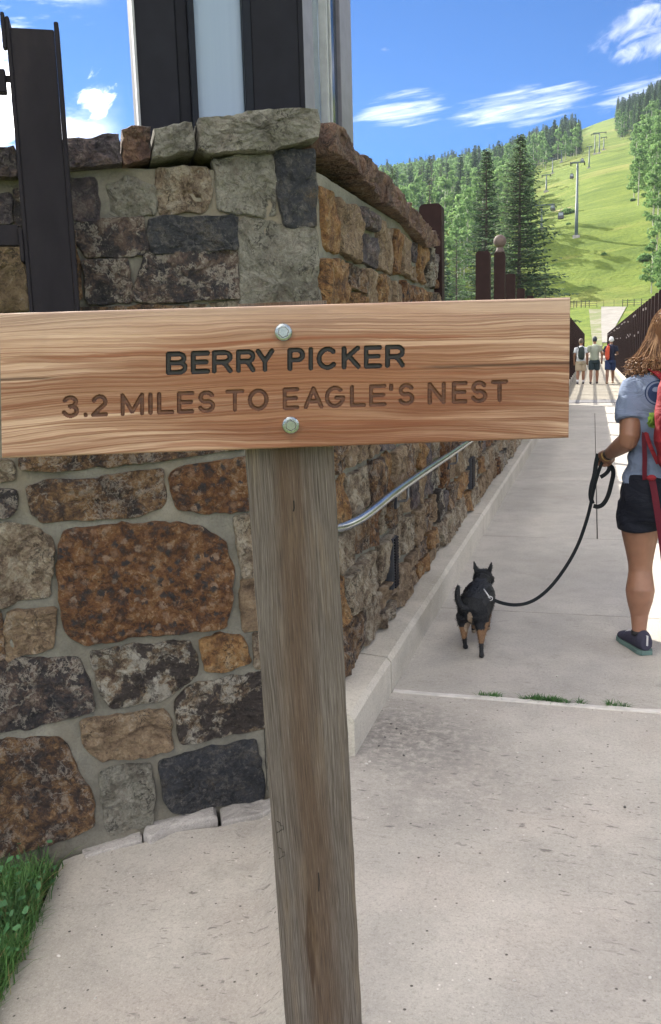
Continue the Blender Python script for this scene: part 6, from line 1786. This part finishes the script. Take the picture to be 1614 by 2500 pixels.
# ---- three hikers on the bridge, seen from behind
def hiker(x, y, h, label, shirt, shorts, shoe_, hat=None, hairc=(.07, .05, .04), pack=None, socks=None, arms=((-.02, 0), (.02, 0)), skin=SKIN, stride=.1, wide=1.0, lean=0, bentR=False, bentL=False):
    t = thing('person', label, 'person', V3((x, y, 0))); k = h/1.78
    def q(a, b_, c): return V3((x+a*k*wide, y+b_*k, c*k))
    b = MB()
    b.tube([q(0, 0, .84), q(0, 0, .95), q(0, 0, 1.1), q(lean*.3, .0, 1.3), q(lean*.6, 0, 1.44), q(lean*.8, .01, 1.5)], [(.13*k, .17*k*wide), (.125*k, .17*k*wide), (.12*k, .155*k*wide), (.125*k, .19*k*wide), (.09*k, .17*k*wide), (.05*k, .06*k)], 16)
    b.tube([q(lean*.8, .01, 1.46), q(lean, .03, 1.6)], .055*k, 12)
    hd_ = q(lean, .045, 1.665); b.ball(hd_, .105*k, seg=16, rings=12, sc=(.78, .95, 1.12)); b.ball(hd_+V3((0, .10*k, -.02*k)), .018*k)
    for s in (-1, 1): b.ball(hd_+V3((s*.082*k, 0, -.01)), .028*k, sc=(.4, .7, 1.1))
    AR = []
    for s, ben in ((-1, bentL), (1, bentR)):
        sh = q(s*.185+lean*.5, 0, 1.40); el_ = q(s*.255, -.03, 1.12); wr = q(s*.255, .08, .88) if not ben else q(s*.20, .14, 1.10)
        AR.append((sh, el_)); b.tube([q(s*.1, 0, 1.42), sh, el_, wr], [.06*k, .062*k, .045*k, .03*k], 10)
        dr = (wr-el_).normalized(); b.tube([wr, wr+dr*.05*k, wr+dr*.1*k], [(.02*k, .035*k), (.02*k, .04*k), (.014*k, .034*k)], 8)
        for f in range(4): b.tube([wr+dr*.09*k+V3(((f-1.5)*.017*k, 0, 0)), wr+dr*.135*k+V3(((f-1.5)*.017*k, .01*k, 0)), wr+dr*.155*k+V3(((f-1.5)*.016*k, .03*k, 0))], .009*k, 6)
        b.tube([wr+dr*.03*k+V3((-s*.03*k, .0, 0)), wr+dr*.08*k+V3((-s*.045*k, .02*k, 0))], .011*k, 6)
    LG_ = []
    for s in (-1, 1):
        st = stride*s; hp = q(s*.095, 0, .88); kn = q(s*.105, st*.5+.03, .48); an = q(s*.11, st, .09)
        LG_.append((hp, kn, an)); b.tube([hp, hp.lerp(kn, .5), kn, kn.lerp(an, .35), an, an-V3((0, 0, .03))], [.1*k, .09*k, .062*k, .066*k, .038*k, .042*k], 12)
    part(remesh(b, .014, 2, 'body'), 'body', skin, t)
    b = MB(); b.tube([q(0, 0, .90), q(0, 0, 1.0), q(0, 0, 1.1), q(lean*.3, 0, 1.3), q(lean*.6, 0, 1.45), q(lean*.7, .01, 1.50)], [(.15*k, .185*k*wide), (.145*k, .185*k*wide), (.14*k, .175*k*wide), (.14*k, .205*k*wide), (.10*k, .18*k*wide), (.06*k, .075*k)], 16)
    for sh, el_ in AR: b.tube([sh.lerp(q(0, 0, 1.4), .4), sh, sh.lerp(el_, .62)], [.072*k, .078*k, .078*k], 10)
    part(remesh(b, .016, 2, 'shirt'), 'tshirt', shirt, t)
    b = MB(); b.tube([q(0, 0, .80), q(0, 0, .9), q(0, 0, .98)], [(.14*k, .18*k*wide), (.145*k, .185*k*wide), (.14*k, .18*k*wide)], 14)
    for hp, kn, an in LG_: b.tube([hp, hp.lerp(kn, .5), hp.lerp(kn, .86)], [.11*k, .115*k, .108*k], 12)
    part(remesh(b, .016, 2, 'shorts'), 'shorts', shorts, t)
    for hp, kn, an in LG_:
        if socks: MB().tube([an+V3((0, 0, -.02)), an+V3((0, 0, .09*k))], [.046*k, .047*k], 10).build('sock', socks, t, smooth=True)
        m = MB(); m.ball((an.x, an.y+.05*k, .05*k), .1*k, seg=10, rings=8, sc=(.48, 1.45, .5)); m.build('shoe', shoe_, t, smooth=True)
    m = MB(); m.ball(hd_+V3((0, -.012*k, .022*k)), .112*k, seg=14, rings=10, sc=(.80, .93, 1.05))
    if hat:
        m.ball(hd_+V3((0, .09*k, .035*k)), .08*k, seg=12, rings=6, sc=(.9, 1, .12)); m.build('cap', hat, t, smooth=True)
    else: m.build('hair', mat('short_dark_hair', color=hairc), t, smooth=True)
    if pack:
        pm, pl = pack; b = MB(); b.tube([q(.02, -.19, .98), q(.02, -.21, 1.06), q(.02, -.21, 1.25), q(.02, -.19, 1.42), q(.02, -.17, 1.47)], [(.06*k, .12*k), (.1*k, .15*k), (.1*k, .15*k), (.08*k, .13*k), (.04*k, .08*k)], 14)
        pk = thing('backpack', pl, 'backpack', q(.02, -.2, .98)); part(remesh(b, .02, 2, 'bag'), 'bag', pm, pk)
        for s in (-1, 1): strap([q(s*.09, -.14, 1.42), q(s*.11, -.03, 1.50), q(s*.11, .10, 1.44), q(s*.11, .14, 1.25)], .05*k, .012, pm, 'shoulder_strap', pk, 1)
    return t
hiker(-.46, 36.8, 1.74, 'leftmost hiker on the bridge in a pale shirt, khaki shorts and a black daypack', cloth('pale_grey_shirt', (.55, .57, .62)), cloth('khaki_shorts', (.40, .33, .25)), mat('dark_shoe', color=(.05, .05, .07)), None, (.10, .075, .06), (cloth('black_daypack', (.035, .045, .045)), 'black daypack on the back of the leftmost hiker on the bridge'), mat('white_sock', color=(.7, .7, .72)), stride=.08)
hiker(.045, 36.8, 1.80, 'middle hiker on the bridge in a sage green shirt, dark shorts and cap', cloth('sage_shirt', (.27, .30, .25)), cloth('dark_teal_shorts', (.03, .045, .055)), mat('brown_black_shoe', color=(.035, .025, .028)), mat('dark_cap', color=(.02, .03, .045)), stride=.12, wide=1.08)
h3 = hiker(.64, 36.8, 1.77, 'rightmost hiker on the bridge in navy clothes, white cap and a red bag', cloth('navy_shirt', (.022, .024, .045)), cloth('blue_shorts', (.03, .045, .11)), mat('tan_boot', color=(.30, .19, .12)), mat('white_cap', color=(.62, .63, .68)), stride=.22, lean=.02, bentR=True, bentL=True, skin=skinm('tanned_skin', (.2, .10, .06)))
pk = thing('backpack', 'narrow red bag slung on the left of the rightmost hiker', 'backpack', V3((.52, 36.6, .95)))
b = MB(); b.tube([V3((.53, 36.62, .92)), V3((.52, 36.6, 1.0)), V3((.52, 36.6, 1.3)), V3((.56, 36.62, 1.44))], [(.05, .05), (.085, .085), (.085, .085), (.05, .06)], 12)
part(remesh(b, .02, 2, 'bag'), 'bag', cloth('orange_red_bag', (.52, .085, .05)), pk)
strap([V3((.53, 36.66, 1.40)), V3((.56, 36.78, 1.53)), V3((.55, 36.90, 1.44)), V3((.54, 36.93, 1.25))], .05, .012, RED, 'shoulder_strap', pk, 1)
